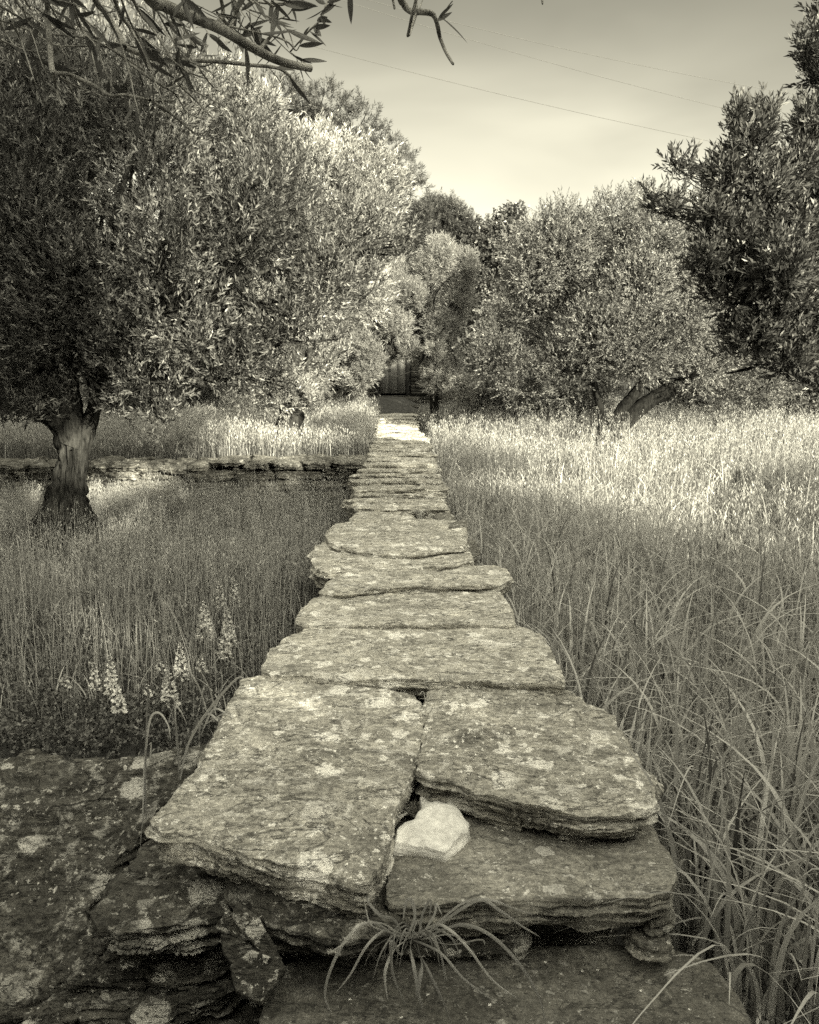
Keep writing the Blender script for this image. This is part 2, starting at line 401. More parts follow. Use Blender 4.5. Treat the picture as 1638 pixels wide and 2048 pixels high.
# the two biggest slabs in front
stone('path_slab', outl([(487, 1352), (545, 1345), (600, 1351), (650, 1363), (740, 1374), (800, 1382), (843, 1398), (852, 1430), (838, 1480), (830, 1530), (806, 1580), (788, 1635), (776, 1680), (758, 1716), (738, 1746), (700, 1742), (640, 1728), (560, 1718), (480, 1692), (390, 1662), (320, 1655), (294, 1640), (330, 1600), (372, 1556), (420, 1480), (455, 1410)]), 0.145, M['near'],
      'big lichen-spotted slab filling the left half of the path, beside the white stone', group=GP, n=620, nt=120, ns=46, rough=1.0, rnd=0.014, strata=0.020, under=0.05, sharp=0.6)
stone('path_slab', outl([(851, 1400), (866, 1376), (960, 1372), (1060, 1376), (1130, 1379), (1178, 1400), (1215, 1420), (1240, 1455), (1262, 1492), (1292, 1525), (1313, 1560), (1311, 1592), (1285, 1612), (1200, 1622), (1110, 1620), (1030, 1606), (960, 1580), (905, 1560), (862, 1552), (836, 1540), (842, 1500), (848, 1450)]), 0.125, M['near'],
      'big slab with a ragged front edge right of the joint, above the white stone', group=GP, n=560, nt=110, ns=42, rough=1.25, rnd=0.014, strata=0.024, under=0.055, sharp=0.6)
stone('path_slab', outl([(522, 1335), (545, 1292), (585, 1264), (625, 1251), (800, 1247), (1015, 1246), (1080, 1262), (1106, 1300), (1122, 1335), (1128, 1366), (1040, 1366), (930, 1358), (850, 1352), (740, 1352), (640, 1346), (560, 1345)], 0.032, 0, -0.05, 3.9), 0.13, M['path'],
      'wide slab lying directly behind the two big front slabs', group=GP, n=460, nt=80, ns=26, rough=1.0, strata=0.016, under=0.07, rnd=0.012, sharp=0.6)
stone('path_slab', outl([(592, 1238), (600, 1215), (640, 1184), (700, 1174), (850, 1171), (985, 1176), (1012, 1195), (1027, 1225), (1024, 1246), (900, 1247), (760, 1249), (640, 1248)], 0.02, 0, -0.05, 4.7), 0.10, M['path'],
      'streaky slab, third row of the path counted from the front', group=GP, n=420, nt=70, ns=22, rough=0.9, strata=0.012)
stone('path_slab', outl([(640, 1178), (665, 1154), (705, 1140), (850, 1133), (985, 1129), (1020, 1141), (1022, 1152), (1000, 1166), (960, 1172), (850, 1170), (740, 1176), (680, 1182)], 0.028, 0, -0.05, 5.35), 0.09, M['path'],
      'tapering slab whose right end juts out into the grass', group=GP, n=400, nt=60, ns=22, rough=0.9)
stone('path_slab', outl([(622, 1108), (640, 1084), (690, 1072), (800, 1078), (870, 1090), (925, 1092), (944, 1108), (940, 1126), (880, 1132), (780, 1134), (700, 1140), (650, 1142), (628, 1130)], 0.015, 0, -0.05, 5.9), 0.13, M['path'],
      'slab with a flaky layered left corner jutting into the grass', group=GP, n=400, nt=60, ns=30, strata=0.04, rough=1.2)
stone('path_slab', outl([(650, 1064), (672, 1046), (720, 1042), (820, 1038), (915, 1040), (932, 1052), (934, 1070), (928, 1092), (880, 1097), (820, 1104), (760, 1105), (700, 1096), (660, 1082)], 0.03, 0, -0.04, 6.5), 0.09, M['path'],
      'broad slab with a jutting left end just before the gap in the path', group=GP, n=400, nt=60, ns=22, rough=1.0)
# the gap with small stones
stone('gap_stone', outl([(698, 1035), (715, 1022), (745, 1021), (768, 1035), (740, 1041), (710, 1042)], 0.0), 0.08, M['path'], 'small rounded flat stone at the left end of the gap in the path', 'stone', n=160, nt=24, ns=14, rough=0.7)
stone('gap_stone', outl([(742, 1024), (780, 1020), (828, 1030), (820, 1040), (780, 1040)], -0.02), 0.07, M['path'], 'flat grey stone sunk in the middle of the gap in the path', 'stone', n=160, nt=24, ns=14, rough=0.7)
stone('gap_stone', outl([(868, 1030), (888, 1022), (905, 1030), (895, 1040), (872, 1040)], -0.02), 0.07, M['wall'], 'dark knobbly stone at the right end of the gap in the path', 'stone', n=120, nt=20, ns=14, rough=1.3)
stone('edge_stone', outl([(895, 1045), (932, 1041), (936, 1052), (915, 1056), (898, 1054)], 0.0), 0.06, M['wall'], 'thin wedge stone sticking out right of the path past the gap', 'stone', n=120, nt=20, ns=14, rough=1.0)
stone('edge_stone', outl([(930, 1088), (948, 1082), (956, 1092), (948, 1104), (932, 1104)], -0.03), 0.09, M['wall'], 'knobbly little stone tucked under the right edge of the path', 'stone', n=120, nt=20, ns=14, rough=1.5)

# farther rows: front line y, left x, right x  (photo pixels on the path's top plane)
EDG = [(825, 761, 829), (838, 752, 832), (856, 749, 840), (876, 744, 854), (900, 732, 861), (920, 727, 871), (954, 711, 877), (976, 700, 886), (991, 699, 895), (1013, 692, 898), (1024, 700, 898)]
def edge_at(y):
    ys = [e[0] for e in EDG]; return np.interp(y, ys, [e[1] for e in EDG]), np.interp(y, ys, [e[2] for e in EDG])
rows = [1024, 1006, 992, 979, 966, 954, 943, 932, 921, 911, 902, 893.5, 885.5, 878, 871, 864, 857.5, 851, 845, 838.5, 832, 825.5]
ordn = ['first', 'second', 'third', 'fourth', 'fifth', 'sixth', 'seventh', 'eighth', 'ninth', 'tenth', 'eleventh', 'twelfth', 'thirteenth', 'fourteenth', 'fifteenth', 'sixteenth', 'seventeenth', 'eighteenth', 'nineteenth', 'twentieth', 'last']
rr = random.Random(5)
jit = [(rr.uniform(-.09, .09), rr.uniform(-.12, .12)) for _ in rows]
def Yof(y, z=0.0): return on(800, y, z)[1]
for i in range(len(rows) - 1):
    y0, y1 = rows[i], rows[i + 1]
    z = rr.uniform(-0.018, 0.018)
    la, ra = edge_at(y0); lb, rb = edge_at(y1)
    ya, yb = Yof(y0, z), Yof(y1, z)
    j0, j1 = jit[i], jit[i + 1]
    gap = 0.02
    def px2x(px, Y_): return (px - 819) / (FPX * (CP - 0.0)) * Y_ * 1.0
    def X_(px, y_, Y_): return on(px, y_, z)[0]
    xl0, xr0, xl1, xr1 = X_(la, y0, ya), X_(ra, y0, ya), X_(lb, y1, yb), X_(rb, y1, yb)
    e1, e2 = rr.uniform(-.05, .09), rr.uniform(-.05, .09)
    dz = yb - ya
    W = []
    for f in (0.06, 0.35, 0.68, 0.94):
        W.append((xl0 + (xr0 - xl0) * f, ya + gap + j0[0] * (1 - f) + j0[1] * f + rr.uniform(-.02, .02), z))
    W.append((xr0 + e2, ya + dz * 0.3, z)); W.append((xr1 + e2 * .6, ya + dz * 0.75, z))
    for f in (0.94, 0.66, 0.33, 0.06):
        W.append((xl1 + (xr1 - xl1) * f, yb - gap + j1[0] * (1 - f) + j1[1] * f + rr.uniform(-.02, .02), z))
    W.append((xl1 - e1 * .6, yb - dz * 0.25, z)); W.append((xl0 - e1, ya + dz * 0.35, z))
    W = [(a_, b_, c_ + (0.03 if i == 0 else 0.0) + 0.022 - 0.05 * (b_ - ya) / max(dz, .3)) for a_, b_, c_ in W]
    stone('path_slab', W, 0.10, M['path'], ('last slab at the far end of the path, in full sun before the house' if i == len(rows) - 2 else ordn[i] + ' slab of the path beyond the gap with the small stones'),
          group=GP, n=240, nt=30, ns=14, rough=1.3, strata=0.03, rnd=0.03)

# stones below the two front slabs
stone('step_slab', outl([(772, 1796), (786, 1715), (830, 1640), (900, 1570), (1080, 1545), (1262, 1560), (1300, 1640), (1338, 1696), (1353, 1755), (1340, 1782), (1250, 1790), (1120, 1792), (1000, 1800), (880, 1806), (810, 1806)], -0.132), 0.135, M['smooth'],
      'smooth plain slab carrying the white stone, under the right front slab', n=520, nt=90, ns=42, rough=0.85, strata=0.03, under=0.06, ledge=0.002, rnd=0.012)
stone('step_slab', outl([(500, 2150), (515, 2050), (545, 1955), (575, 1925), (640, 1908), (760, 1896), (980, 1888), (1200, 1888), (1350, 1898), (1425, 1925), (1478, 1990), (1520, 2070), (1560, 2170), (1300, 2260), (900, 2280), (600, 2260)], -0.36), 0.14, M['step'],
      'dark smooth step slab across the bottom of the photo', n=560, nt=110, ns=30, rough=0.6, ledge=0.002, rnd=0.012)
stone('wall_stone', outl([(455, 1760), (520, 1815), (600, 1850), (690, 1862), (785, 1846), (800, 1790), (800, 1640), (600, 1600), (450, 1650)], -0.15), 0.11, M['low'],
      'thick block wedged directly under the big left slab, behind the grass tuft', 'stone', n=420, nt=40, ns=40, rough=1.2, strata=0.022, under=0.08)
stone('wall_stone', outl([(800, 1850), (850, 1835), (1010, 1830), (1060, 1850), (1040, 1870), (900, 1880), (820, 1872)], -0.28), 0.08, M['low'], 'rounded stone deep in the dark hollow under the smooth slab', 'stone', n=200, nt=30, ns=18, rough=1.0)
stone('wall_stone', outl([(1262, 1880), (1250, 1850), (1290, 1835), (1325, 1850), (1338, 1885), (1300, 1896)], -0.285), 0.07, M['wall'], 'small pale block at the right corner over the bottom step', 'stone', n=160, nt=24, ns=18, rough=1.2)
stone('wall_stone', outl([(1280, 1815), (1310, 1800), (1345, 1812), (1340, 1845), (1300, 1852)], -0.24), 0.05, M['wall'], 'little round stone on top of the pale corner block', 'stone', n=160, nt=24, ns=18, rough=1.2)
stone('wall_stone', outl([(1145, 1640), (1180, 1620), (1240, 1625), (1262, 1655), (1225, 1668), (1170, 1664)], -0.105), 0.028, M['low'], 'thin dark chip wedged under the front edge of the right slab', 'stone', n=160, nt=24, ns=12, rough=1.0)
# white quartz stone
stone('white_stone', outl([(868, 1560), (895, 1572), (915, 1608), (938, 1630), (937, 1650), (905, 1680), (890, 1694), (850, 1684), (812, 1678), (786, 1672), (796, 1650), (828, 1634), (842, 1612), (840, 1582)], -0.078, 0.0, 0.05, 2.6), 0.05, M['quartz'],
      'white angular stone resting in the notch between the two front slabs', 'stone', n=360, nt=70, ns=26, rough=1.0, ledge=0.0, und=0.03, strata=0.003, under=-0.004, rnd=0.007, dome=0.008, sharp=1.0, outamp=0.004, crease=0.028)
# left sloping boulder and the rubble under the big slab
PL = dict(ax=0.06, ay=0.42, yr=3.2)
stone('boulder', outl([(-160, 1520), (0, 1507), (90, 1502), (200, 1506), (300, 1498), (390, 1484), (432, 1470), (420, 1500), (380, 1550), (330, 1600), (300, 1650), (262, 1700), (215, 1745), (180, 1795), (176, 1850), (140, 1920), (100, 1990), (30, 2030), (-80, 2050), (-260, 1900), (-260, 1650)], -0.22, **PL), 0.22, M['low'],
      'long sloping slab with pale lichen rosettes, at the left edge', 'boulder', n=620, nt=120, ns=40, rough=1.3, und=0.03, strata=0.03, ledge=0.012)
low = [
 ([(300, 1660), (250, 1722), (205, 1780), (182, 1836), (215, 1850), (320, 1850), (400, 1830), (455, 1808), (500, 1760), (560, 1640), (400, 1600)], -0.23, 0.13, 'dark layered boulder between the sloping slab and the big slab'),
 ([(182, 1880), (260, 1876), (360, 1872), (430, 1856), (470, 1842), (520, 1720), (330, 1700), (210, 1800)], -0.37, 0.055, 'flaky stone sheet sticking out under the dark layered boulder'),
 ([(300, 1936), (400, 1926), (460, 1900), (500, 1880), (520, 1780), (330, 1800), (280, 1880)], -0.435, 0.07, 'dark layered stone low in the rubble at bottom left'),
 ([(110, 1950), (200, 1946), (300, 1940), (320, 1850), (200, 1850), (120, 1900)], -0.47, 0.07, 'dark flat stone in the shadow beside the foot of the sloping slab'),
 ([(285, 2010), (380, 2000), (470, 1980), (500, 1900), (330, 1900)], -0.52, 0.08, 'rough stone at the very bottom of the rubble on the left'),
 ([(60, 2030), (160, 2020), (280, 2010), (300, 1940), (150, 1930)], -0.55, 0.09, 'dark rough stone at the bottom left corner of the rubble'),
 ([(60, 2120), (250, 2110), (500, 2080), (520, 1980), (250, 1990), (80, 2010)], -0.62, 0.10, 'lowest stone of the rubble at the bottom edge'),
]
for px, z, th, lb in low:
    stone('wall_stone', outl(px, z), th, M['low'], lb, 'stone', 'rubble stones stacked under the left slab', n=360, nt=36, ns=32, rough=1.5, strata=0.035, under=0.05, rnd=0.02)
# two slanting wedge stones and a rounded one: upright thin plates
def plate(px, Y0, slope, thick, label):
    """thin plate leaning against the rubble; its face is traced and stands almost upright"""
    W = []
    for a, b in px:
        d = ray(a, b); t = (Y0 + slope * 0 - 0) / (1 + slope * d[2] / 1.0) if False else Y0
        # face plane: y = Y0 + slope*(z+0.4)
        tt = (Y0 + slope * (H + 0.4)) / (1 - slope * d[2]); W.append(d * tt + np.array([0, 0, H]))
    W = np.array(W); c = W.mean(0)
    e1 = np.array([1, 0, 0.0]); e2 = unit(np.array([0, slope, 1.0])); e3 = np.cross(e1, e2)   # e3 = towards -y
    L = np.stack([(W - c) @ e1, (W - c) @ e2, np.zeros(len(W))], 1)
    _seed[0] += 1
    V, Q, T, cc = slab_geo(L, thick, n=220, nt=30, ns=16, rough=0.7, strata=0.008, under=0.01, rnd=0.012, seed=_seed[0], outamp=0.006, sharp=0.85)
    Bm = np.stack([e1, e2, -e3 if e3[1] > 0 else e3], 0)
    VV = V @ Bm
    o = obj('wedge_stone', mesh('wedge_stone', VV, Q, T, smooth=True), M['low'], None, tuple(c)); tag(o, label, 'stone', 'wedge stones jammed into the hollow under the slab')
plate([(472, 1812), (500, 1830), (540, 1880), (562, 1925), (530, 1912), (490, 1866), (470, 1836)], 2.10, 0.5, 0.03, 'thin slanting sliver of stone jammed under the big slab')
plate([(448, 1822), (474, 1840), (500, 1882), (488, 1886), (458, 1868), (444, 1842)], 2.12, 0.5, 0.03, 'short sliver of stone left of the longer slanting one')
plate([(440, 1868), (480, 1876), (520, 1900), (500, 1918), (470, 1934), (445, 1905)], 2.06, 0.8, 0.06, 'roundish stone below the two slanting slivers')
plate([(462, 1935), (500, 1905), (552, 1918), (566, 1940), (540, 1985), (520, 2010), (470, 1985)], 2.0, 0.8, 0.08, 'dark rounded stone leaning on the corner of the bottom step')

# core of the path: courses of flat stones, one wall
core = Acc(); rc = random.Random(9)
def addstone(acc, W, thick, **k):
    _seed[0] += 1; V, Q, T, c = slab_geo(np.array(W), thick, seed=_seed[0], **k); acc.add(V, Q, T)
yy = 2.75
while yy < 23.2:
    L_ = rc.uniform(0.45, 0.8)
    ymid = yy + L_ / 2
    py = 720 + (H * FPX) / ymid * 1.0
    if py > 1024:
        xs = [(1250, 540, 1090), (1150, 650, 985), (1090, 668, 915), (1030, 712, 885)]
        pyc = min(max(py, 1030), 1350)
        xl = np.interp(pyc, [1030, 1090, 1150, 1250, 1350], [712, 668, 660, 610, 560]); xr = np.interp(pyc, [1030, 1090, 1150, 1250, 1350], [885, 915, 980, 1010, 1090])
        if ymid < 3.7: xl, xr = 470, 1230; pyc = 1480
        X0, X1 = on(xl, pyc)[0] + 0.04, on(xr, pyc)[0] - 0.04
    else:
        xl, xr = edge_at(max(py, 825)); X0, X1 = on(xl, max(py, 826))[0] + 0.05, on(xr, max(py, 826))[0] - 0.05
    for z0, th in ((-0.135, 0.12), (-0.27, 0.14), (-0.42, 0.14), (-0.57, 0.2)):
        e = rc.uniform(-.04, .03); e2 = rc.uniform(-.04, .03); o_ = rc.uniform(-0.1, 0.1)
        addstone(core, [(X0 - e, yy + o_, z0), ((X0 + X1) / 2, yy + o_ - 0.02, z0), (X1 + e2, yy + o_, z0), (X1 + e2, yy + o_ + L_ / 2, z0), (X1 + e2, yy + o_ + L_, z0), ((X0 + X1) / 2, yy + o_ + L_ + .02, z0), (X0 - e, yy + o_ + L_, z0), (X0 - e, yy + o_ + L_ / 2, z0)],
                 th, n=90, nt=6, ns=8, rough=1.6, strata=0.03, under=0.02)
    yy += L_
cb = core.build('drystone_wall', M['wall'], None, (0, 12.0, -0.7), smooth=True)
tag(cb, 'courses of dry stone carrying the slabs of the path', 'wall')

# cross wall on the left
cw = empty('drystone_wall', (-4.5, 12.3, -0.66)); tag(cw, 'low dry stone wall crossing the grass left of the path', 'wall')
body = Acc()
for z0, th in ((-0.10, 0.11), (-0.23, 0.14), (-0.38, 0.14), (-0.53, 0.2)):
    x = -9.5
    while x < -0.7:
        L_ = rc.uniform(0.3, 0.7); e = rc.uniform(-.05, .05)
        x1 = min(x + L_, -0.6)
        addstone(body, [(x, 11.9 + e, z0), ((x + x1) / 2, 11.87 + e, z0), (x1, 11.9 + e, z0), (x1 + .01, 12.3, z0), (x1, 12.7, z0), ((x + x1) / 2, 12.7, z0), (x, 12.7, z0), (x - .01, 12.3, z0)], th * 0.92, n=90, nt=6, ns=8, rough=1.6, strata=0.03, under=0.02)
        x += L_ + 0.02
body.build('stone_courses', M['wall'], cw, smooth=True)
caps = [(665, 730), (608, 664), (546, 611), (493, 545), (425, 492), (380, 424), (335, 379), (285, 334), (232, 284), (180, 231), (128, 179), (70, 127), (15, 69), (-60, 14), (-130, -61), (-210, -131), (-300, -211)]
for a, b in caps:
    xa, xb = (a - 819) / FPX * 12.15, (b - 819) / FPX * 12.15
    z = rc.uniform(-0.012, 0.02) + (0.02 if b > 480 else -0.015)
    mx = (xa + xb) / 2; f0 = 11.78 + rc.uniform(-.05, .06); b0 = 12.72 + rc.uniform(-.08, .05)
    q = 0.05 if b > 480 else 0.02
    stone('cap_stone', [(xa + q, f0 + .05, z), (mx, f0, z), (xb - q, f0 + .05, z), (xb, 12.2, z), (xb - q, b0, z), (mx, b0 + .03, z), (xa + q, b0, z), (xa, 12.25, z)], rc.uniform(0.06, 0.12), M['wall'], None, parent=cw, n=180, nt=20, ns=14, rough=2.0, strata=0.03, rnd=0.018, sharp=0.8, outamp=0.03, under=0.03)

# ------------------------------------------------------------------ branches and leaves
def tube(acc, pts, rad, sides=8, sub=3, bark=0.0, wig=0.0, seed=0, a=0.5):
    P = np.asarray(pts, float); rad = np.asarray(rad, float)
    k = len(P)
    if k > 2 and sub > 1:
        out = []; ro = []
        for i in range(k - 1):
            p0 = P[max(i - 1, 0)]; p1 = P[i]; p2 = P[i + 1]; p3 = P[min(i + 2, k - 1)]
            t = np.linspace(0, 1, sub, endpoint=False)[:, None]
            out.append(0.5 * ((2 * p1) + (-p0 + p2) * t + (2 * p0 - 5 * p1 + 4 * p2 - p3) * t ** 2 + (-p0 + 3 * p1 - 3 * p2 + p3) * t ** 3))
            ro.append(rad[i] + (rad[i + 1] - rad[i]) * t[:, 0])
        P = np.vstack(out + [P[-1:]]); rad = np.concatenate(ro + [rad[-1:]])
    n = len(P)
    if wig: P = P + wig * np.stack([perlin(np.stack([np.arange(n) * 0.37, np.full(n, seed + j * 5.3), np.full(n, 1.7)], 1)) for j in range(3)], 1)
    T = unit(np.gradient(P, axis=0)); ref = np.array([0.0, 1.0, 0.0]) if abs(T[:, 1]).mean() < 0.8 else np.array([1.0, 0, 0])
    A = unit(np.cross(T, ref)); B = np.cross(T, A)
    th = np.linspace(0, 2 * math.pi, sides, endpoint=False)
    D = A[:, None] * np.cos(th)[None, :, None] + B[:, None] * np.sin(th)[None, :, None]
    r = np.repeat(rad[:, None], sides, 1)
    if bark:
        ln = np.concatenate([[0], np.cumsum(np.linalg.norm(np.diff(P, axis=0), axis=1))])
        q = np.stack([np.cos(th)[None] * 3.2 + 0 * ln[:, None], np.sin(th)[None] * 3.2 + 0 * ln[:, None], ln[:, None] * 1.8 + 0 * th[None] + seed], -1).reshape(-1, 3)
        f = fbm(q, 4, 0.6).reshape(n, sides); f = f - 0.5 * np.abs(fbm(q * np.array([2.5, 2.5, 1]) + 5, 2).reshape(n, sides))
        r = r * (1 + bark * f)
    V = (P[:, None] + D * r[:, :, None]).reshape(-1, 3)
    i0 = (np.arange(n - 1)[:, None] * sides + np.arange(sides)[None]).ravel(); j = (np.arange(n - 1)[:, None] * sides + (np.arange(sides)[None] + 1) % sides).ravel()
    Q = np.stack([i0, j, j + sides, i0 + sides], 1)
    V = np.vstack([V, P[-1] + T[-1] * rad[-1] * 0.4]); e = (n - 1) * sides + np.arange(sides); Tt = np.stack([e, (n - 1) * sides + (np.arange(sides) + 1) % sides, np.full(sides, len(V) - 1)], 1)
    acc.add(V, Q, Tt, a)
def basis(D):
    ref = np.where(np.abs(D[:, 2:3]) < 0.9, np.array([[0, 0, 1.0]]), np.array([[1.0, 0, 0]]))
    A = unit(np.cross(D, ref)); return A, np.cross(D, A)
def leaves(acc, B, D, ln, wd, tone, r, fold=0.25):
    """one folded lance-shaped quad per leaf"""
    n = len(B); rv = unit(r.normal(size=(n, 3))); S = unit(np.cross(D, rv)); Nn = np.cross(S, D)
    ln = ln[:, None]; wd = wd[:, None]
    mid = B + D * ln * 0.45
    V = np.stack([B, mid + S * wd * .5 + Nn * wd * fold, B + D * ln - Nn * ln * 0.08, mid - S * wd * .5 + Nn * wd * fold], 1)
    i = np.arange(n) * 4; Q = np.stack([i, i + 1, i + 2, i + 3], 1)
    acc.add(V.reshape(-1, 3), Q, None, np.repeat(tone, 4))
def sprigs(acc, tw, P, D, L, n, ll, lw, spread, r, t0=0.5, tv=0.5, twr=0.003):
    S = len(P); A, Bb = basis(D)
    tone_s = np.clip(t0 + tv * 0.5 * r.normal(size=S), 0, 1)
    u = (np.arange(n) + 0.5) / n
    ph = (np.arange(n) * 1.57)[None] + r.uniform(0, 6.28, (S, 1)) + r.normal(size=(S, n)) * 0.5
    base = P[:, None] + D[:, None] * (L[:, None, None] * u[None, :, None])
    sp = spread * (1.15 - 0.5 * u)[None] + r.normal(size=(S, n)) * 0.2
    rad = A[:, None] * np.cos(ph)[..., None] + Bb[:, None] * np.sin(ph)[..., None]
    dl = unit(D[:, None] * np.cos(sp)[..., None] + rad * np.sin(sp)[..., None])
    k = S * n
    leaves(acc, base.reshape(k, 3), dl.reshape(k, 3), ll * r.uniform(0.6, 1.15, k), lw * r.uniform(0.75, 1.25, k),
           np.clip(np.repeat(tone_s, n) + r.normal(size=k) * 0.18, 0, 1), r)
    if tw is not None:
        a = P - D * (L * 0.6)[:, None]; b = P + D * L[:, None]; s = A * twr
        V = np.stack([a - s, a + s, b + s * .4, b - s * .4], 1).reshape(-1, 3); i = np.arange(S) * 4
        tw.add(V, np.stack([i, i + 1, i + 2, i + 3], 1), None, 0.3)
def in_ball(r, n, lo=0.45):
    d = unit(r.normal(size=(n, 3))); return d * (lo + (1 - lo) * r.uniform(0, 1, (n, 1)) ** 0.7), d
def blob_tree(name, label, base, fork, blobs, mats, seed, n_sprig, kind='olive', ll=0.065, lw=0.016, L=0.2, nl=12, trunk_r=0.2, t0=0.5, group=None, cat='tree', trunk=None, up=0.5, kinds=None):
    """tree: trunk > limbs to every blob, branches to the sprigs; crown of leaf sprigs"""
    r = np.random.default_rng(seed); root = empty(name, tuple(base)); tag(root, label, cat, group)
    tk = Acc(); cr = Acc(); tw = Acc()
    base = np.asarray(base, float); fork = np.asarray(fork, float)
    if trunk is None: 
        tube(tk, [base - [0, 0, .15], base * .6 + fork * .4 + [0.05, 0, 0], fork], [trunk_r * 1.35, trunk_r, trunk_r * .8], 16, 6, 0.35, 0.0, seed)
    else: trunk(tk)
    B = np.array([b[0] for b in blobs], float); Rr = np.array([b[1] for b in blobs], float)
    if Rr.ndim == 1: Rr = np.stack([Rr] * 3, 1)
    vol = (Rr.prod(1)) ** (2 / 3); vol /= vol.sum()
    for i, (c, rad) in enumerate(zip(B, Rr)):
        mid = fork * .5 + c * .5 + r.normal(size=3) * 0.12 * np.linalg.norm(c - fork) + [0, 0, 0.1]
        lr = trunk_r * 0.34
        tube(tk, [fork, fork * .8 + mid * .2 + [0, 0, .05], mid, c], [lr, lr * .8, lr * .5, lr * .22], 6, 4, 0, 0.05, i)
        for _ in range(6):
            d = unit(r.normal(size=3)); e = c + d * rad * 0.9
            tube(tk, [mid * .3 + c * .7, c + d * rad * .4 + r.normal(size=3) * .06, e], [lr * .25, lr * .16, 0.004], 4, 3)
        n = int(n_sprig * vol[i]) + 3
        off, d = in_ball(r, n); P = c + off * rad
        # broken outline: some sprigs reach out of the blob
        reach = r.uniform(0, 1, n) > 0.93; P[reach] += d[reach] * rad * r.uniform(0.1, 0.35, (reach.sum(), 1))
        D = unit(d * 0.7 + np.array([0, 0, up]) + r.normal(size=(n, 3)) * 0.45)
        tb = t0 + r.normal() * 0.15
        if kind == 'olive': sprigs(cr, tw, P, D, L * r.uniform(0.6, 1.3, n), nl, ll, lw, 0.62, r, tb, 0.45)
        elif kind == 'pine':
            # needle tufts on a shoot
            sprigs(cr, tw, P, D, L * r.uniform(0.6, 1.3, n), nl, ll, lw, 0.9, r, tb, 0.25)
        else: sprigs(cr, tw, P, D, L * r.uniform(0.6, 1.3, n), nl, ll, lw, 1.1, r, tb, 0.35)
    tk.build('trunk', mats[0], root, smooth=True)
    cr.build('crown', mats[1], root)
    tw.build('twigs', mats[0], root)
    return root
def blobs_ellip(c, rad, n, r0, r1, seed, keep=None):
    r = np.random.default_rng(seed); out = []
    while len(out) < n:
        d = unit(r.normal(size=3)); q = np.asarray(c) + d * np.asarray(rad) * (r.uniform(0.35, 1.0) ** 0.5)
        if keep is not None and not keep(q): continue
        out.append((q, np.full(3, r.uniform(r0, r1))))
    return out
def pxblobs(lst, Yv, jit_=0.0, seed=0):
    r = random.Random(seed); out = []
    for it in lst:
        px, py, rp = it[:3]; Yy = Yv + (it[3] if len(it) > 3 else r.uniform(-jit_, jit_))
        out.append((at(px, py, Yy), np.array([rp / FPX * Yy] * 3)))
    return out

# big olive on the left
YT = 9.4
def t_left(tk):
    r_ = 0.5
    def q(px, py, Yy): return at(px, py, Yy)
    bz = q(125, 1100, YT); 
    tube(tk, [q(118, 1150, YT), q(124, 1080, YT), q(134, 1020, YT), q(142, 960, YT), q(145, 905, YT), q(140, 870, YT)], [0.40, 0.27, 0.18, 0.12, 0.11, 0.09], 56, 12, 0.95, 0, 3)
    tube(tk, [q(88, 1120, YT - .1), q(100, 1060, YT - .05), q(118, 1000, YT), q(130, 940, YT)], [0.2, 0.16, 0.12, 0.08], 20, 6, 0.4, 0, 8)
    tube(tk, [q(165, 1100, YT), q(158, 1040, YT), q(150, 980, YT), q(158, 930, YT), q(166, 880, YT), q(185, 820, YT + .1), q(200, 740, YT + .2), q(205, 640, YT + .3)], [0.22, 0.14, 0.09, 0.075, 0.08, 0.07, 0.065, 0.06], 28, 8, 0.7, 0, 5)
    tube(tk, [q(142, 905, YT), q(122, 860, YT), q(95, 835, YT), q(40, 815, YT), q(-60, 780, YT), q(-160, 720, YT)], [0.12, 0.10, 0.085, 0.075, 0.065, 0.055], 22, 8, 0.6, 0.04, 6)
    tube(tk, [q(142, 890, YT), q(140, 830, YT), q(136, 760, YT), q(128, 690, YT), q(120, 600, YT), q(110, 450, YT)], [0.15, 0.12, 0.10, 0.09, 0.08, 0.05], 20, 6, 0.35, 0.04, 7)
def kl(q_):
    px_ = 819 + FPX * q_[0] / q_[1]; py_ = 720 - FPX * (q_[2] - H) / q_[1]
    if px_ > 350 and py_ < 215 + (px_ - 350) * 0.62: return False
    return not (40 < px_ < 260 and py_ > 700)
bl = blobs_ellip((-3.25, 9.9, 3.0), (2.75, 2.0, 1.85), 60, 0.42, 0.72, 21, kl)
bl += pxblobs([(720, 460, 70, 9.6), (800, 480, 30, 9.6), (700, 560, 70, 9.4), (620, 660, 80, 9.2), (520, 720, 70, 9.0), (560, 620, 80, 8.8), (430, 700, 80, 8.7), (300, 760, 75, 8.6), (360, 640, 90, 8.3), (260, 680, 75, 8.6), (40, 785, 55, 8.9), (310, 810, 30, 8.7), (0, 700, 90, 8.8), (100, 640, 80, 8.4), (480, 760, 45, 9), (560, 770, 35, 9.5), (640, 560, 70, 8.9), (180, 560, 90, 8.3), (330, 500, 100, 8.1), (470, 420, 100, 8.5), (60, 480, 100, 8.3), (540, 340, 80, 9.1), (80, 70, 85, 9.9), (190, 90, 85, 9.9), (310, 130, 80, 9.8), (20, 160, 90, 9.8), (130, 190, 90, 9.6), (-70, 90, 100, 9.9), (420, 190, 75, 9.7), (-40, 10, 90, 10), (240, 230, 90, 9.2), (500, 230, 60, 9.7), (10, 835, 28, 8.8), (60, 825, 28, 8.8), (255, 815, 30, 8.7), (320, 838, 24, 8.7), (215, 795, 26, 8.8), (90, 800, 30, 8.9), (-60, 820, 50, 9), (150, 765, 34, 8.9), (215, 735, 40, 8.9), (90, 760, 40, 8.9)], 0)
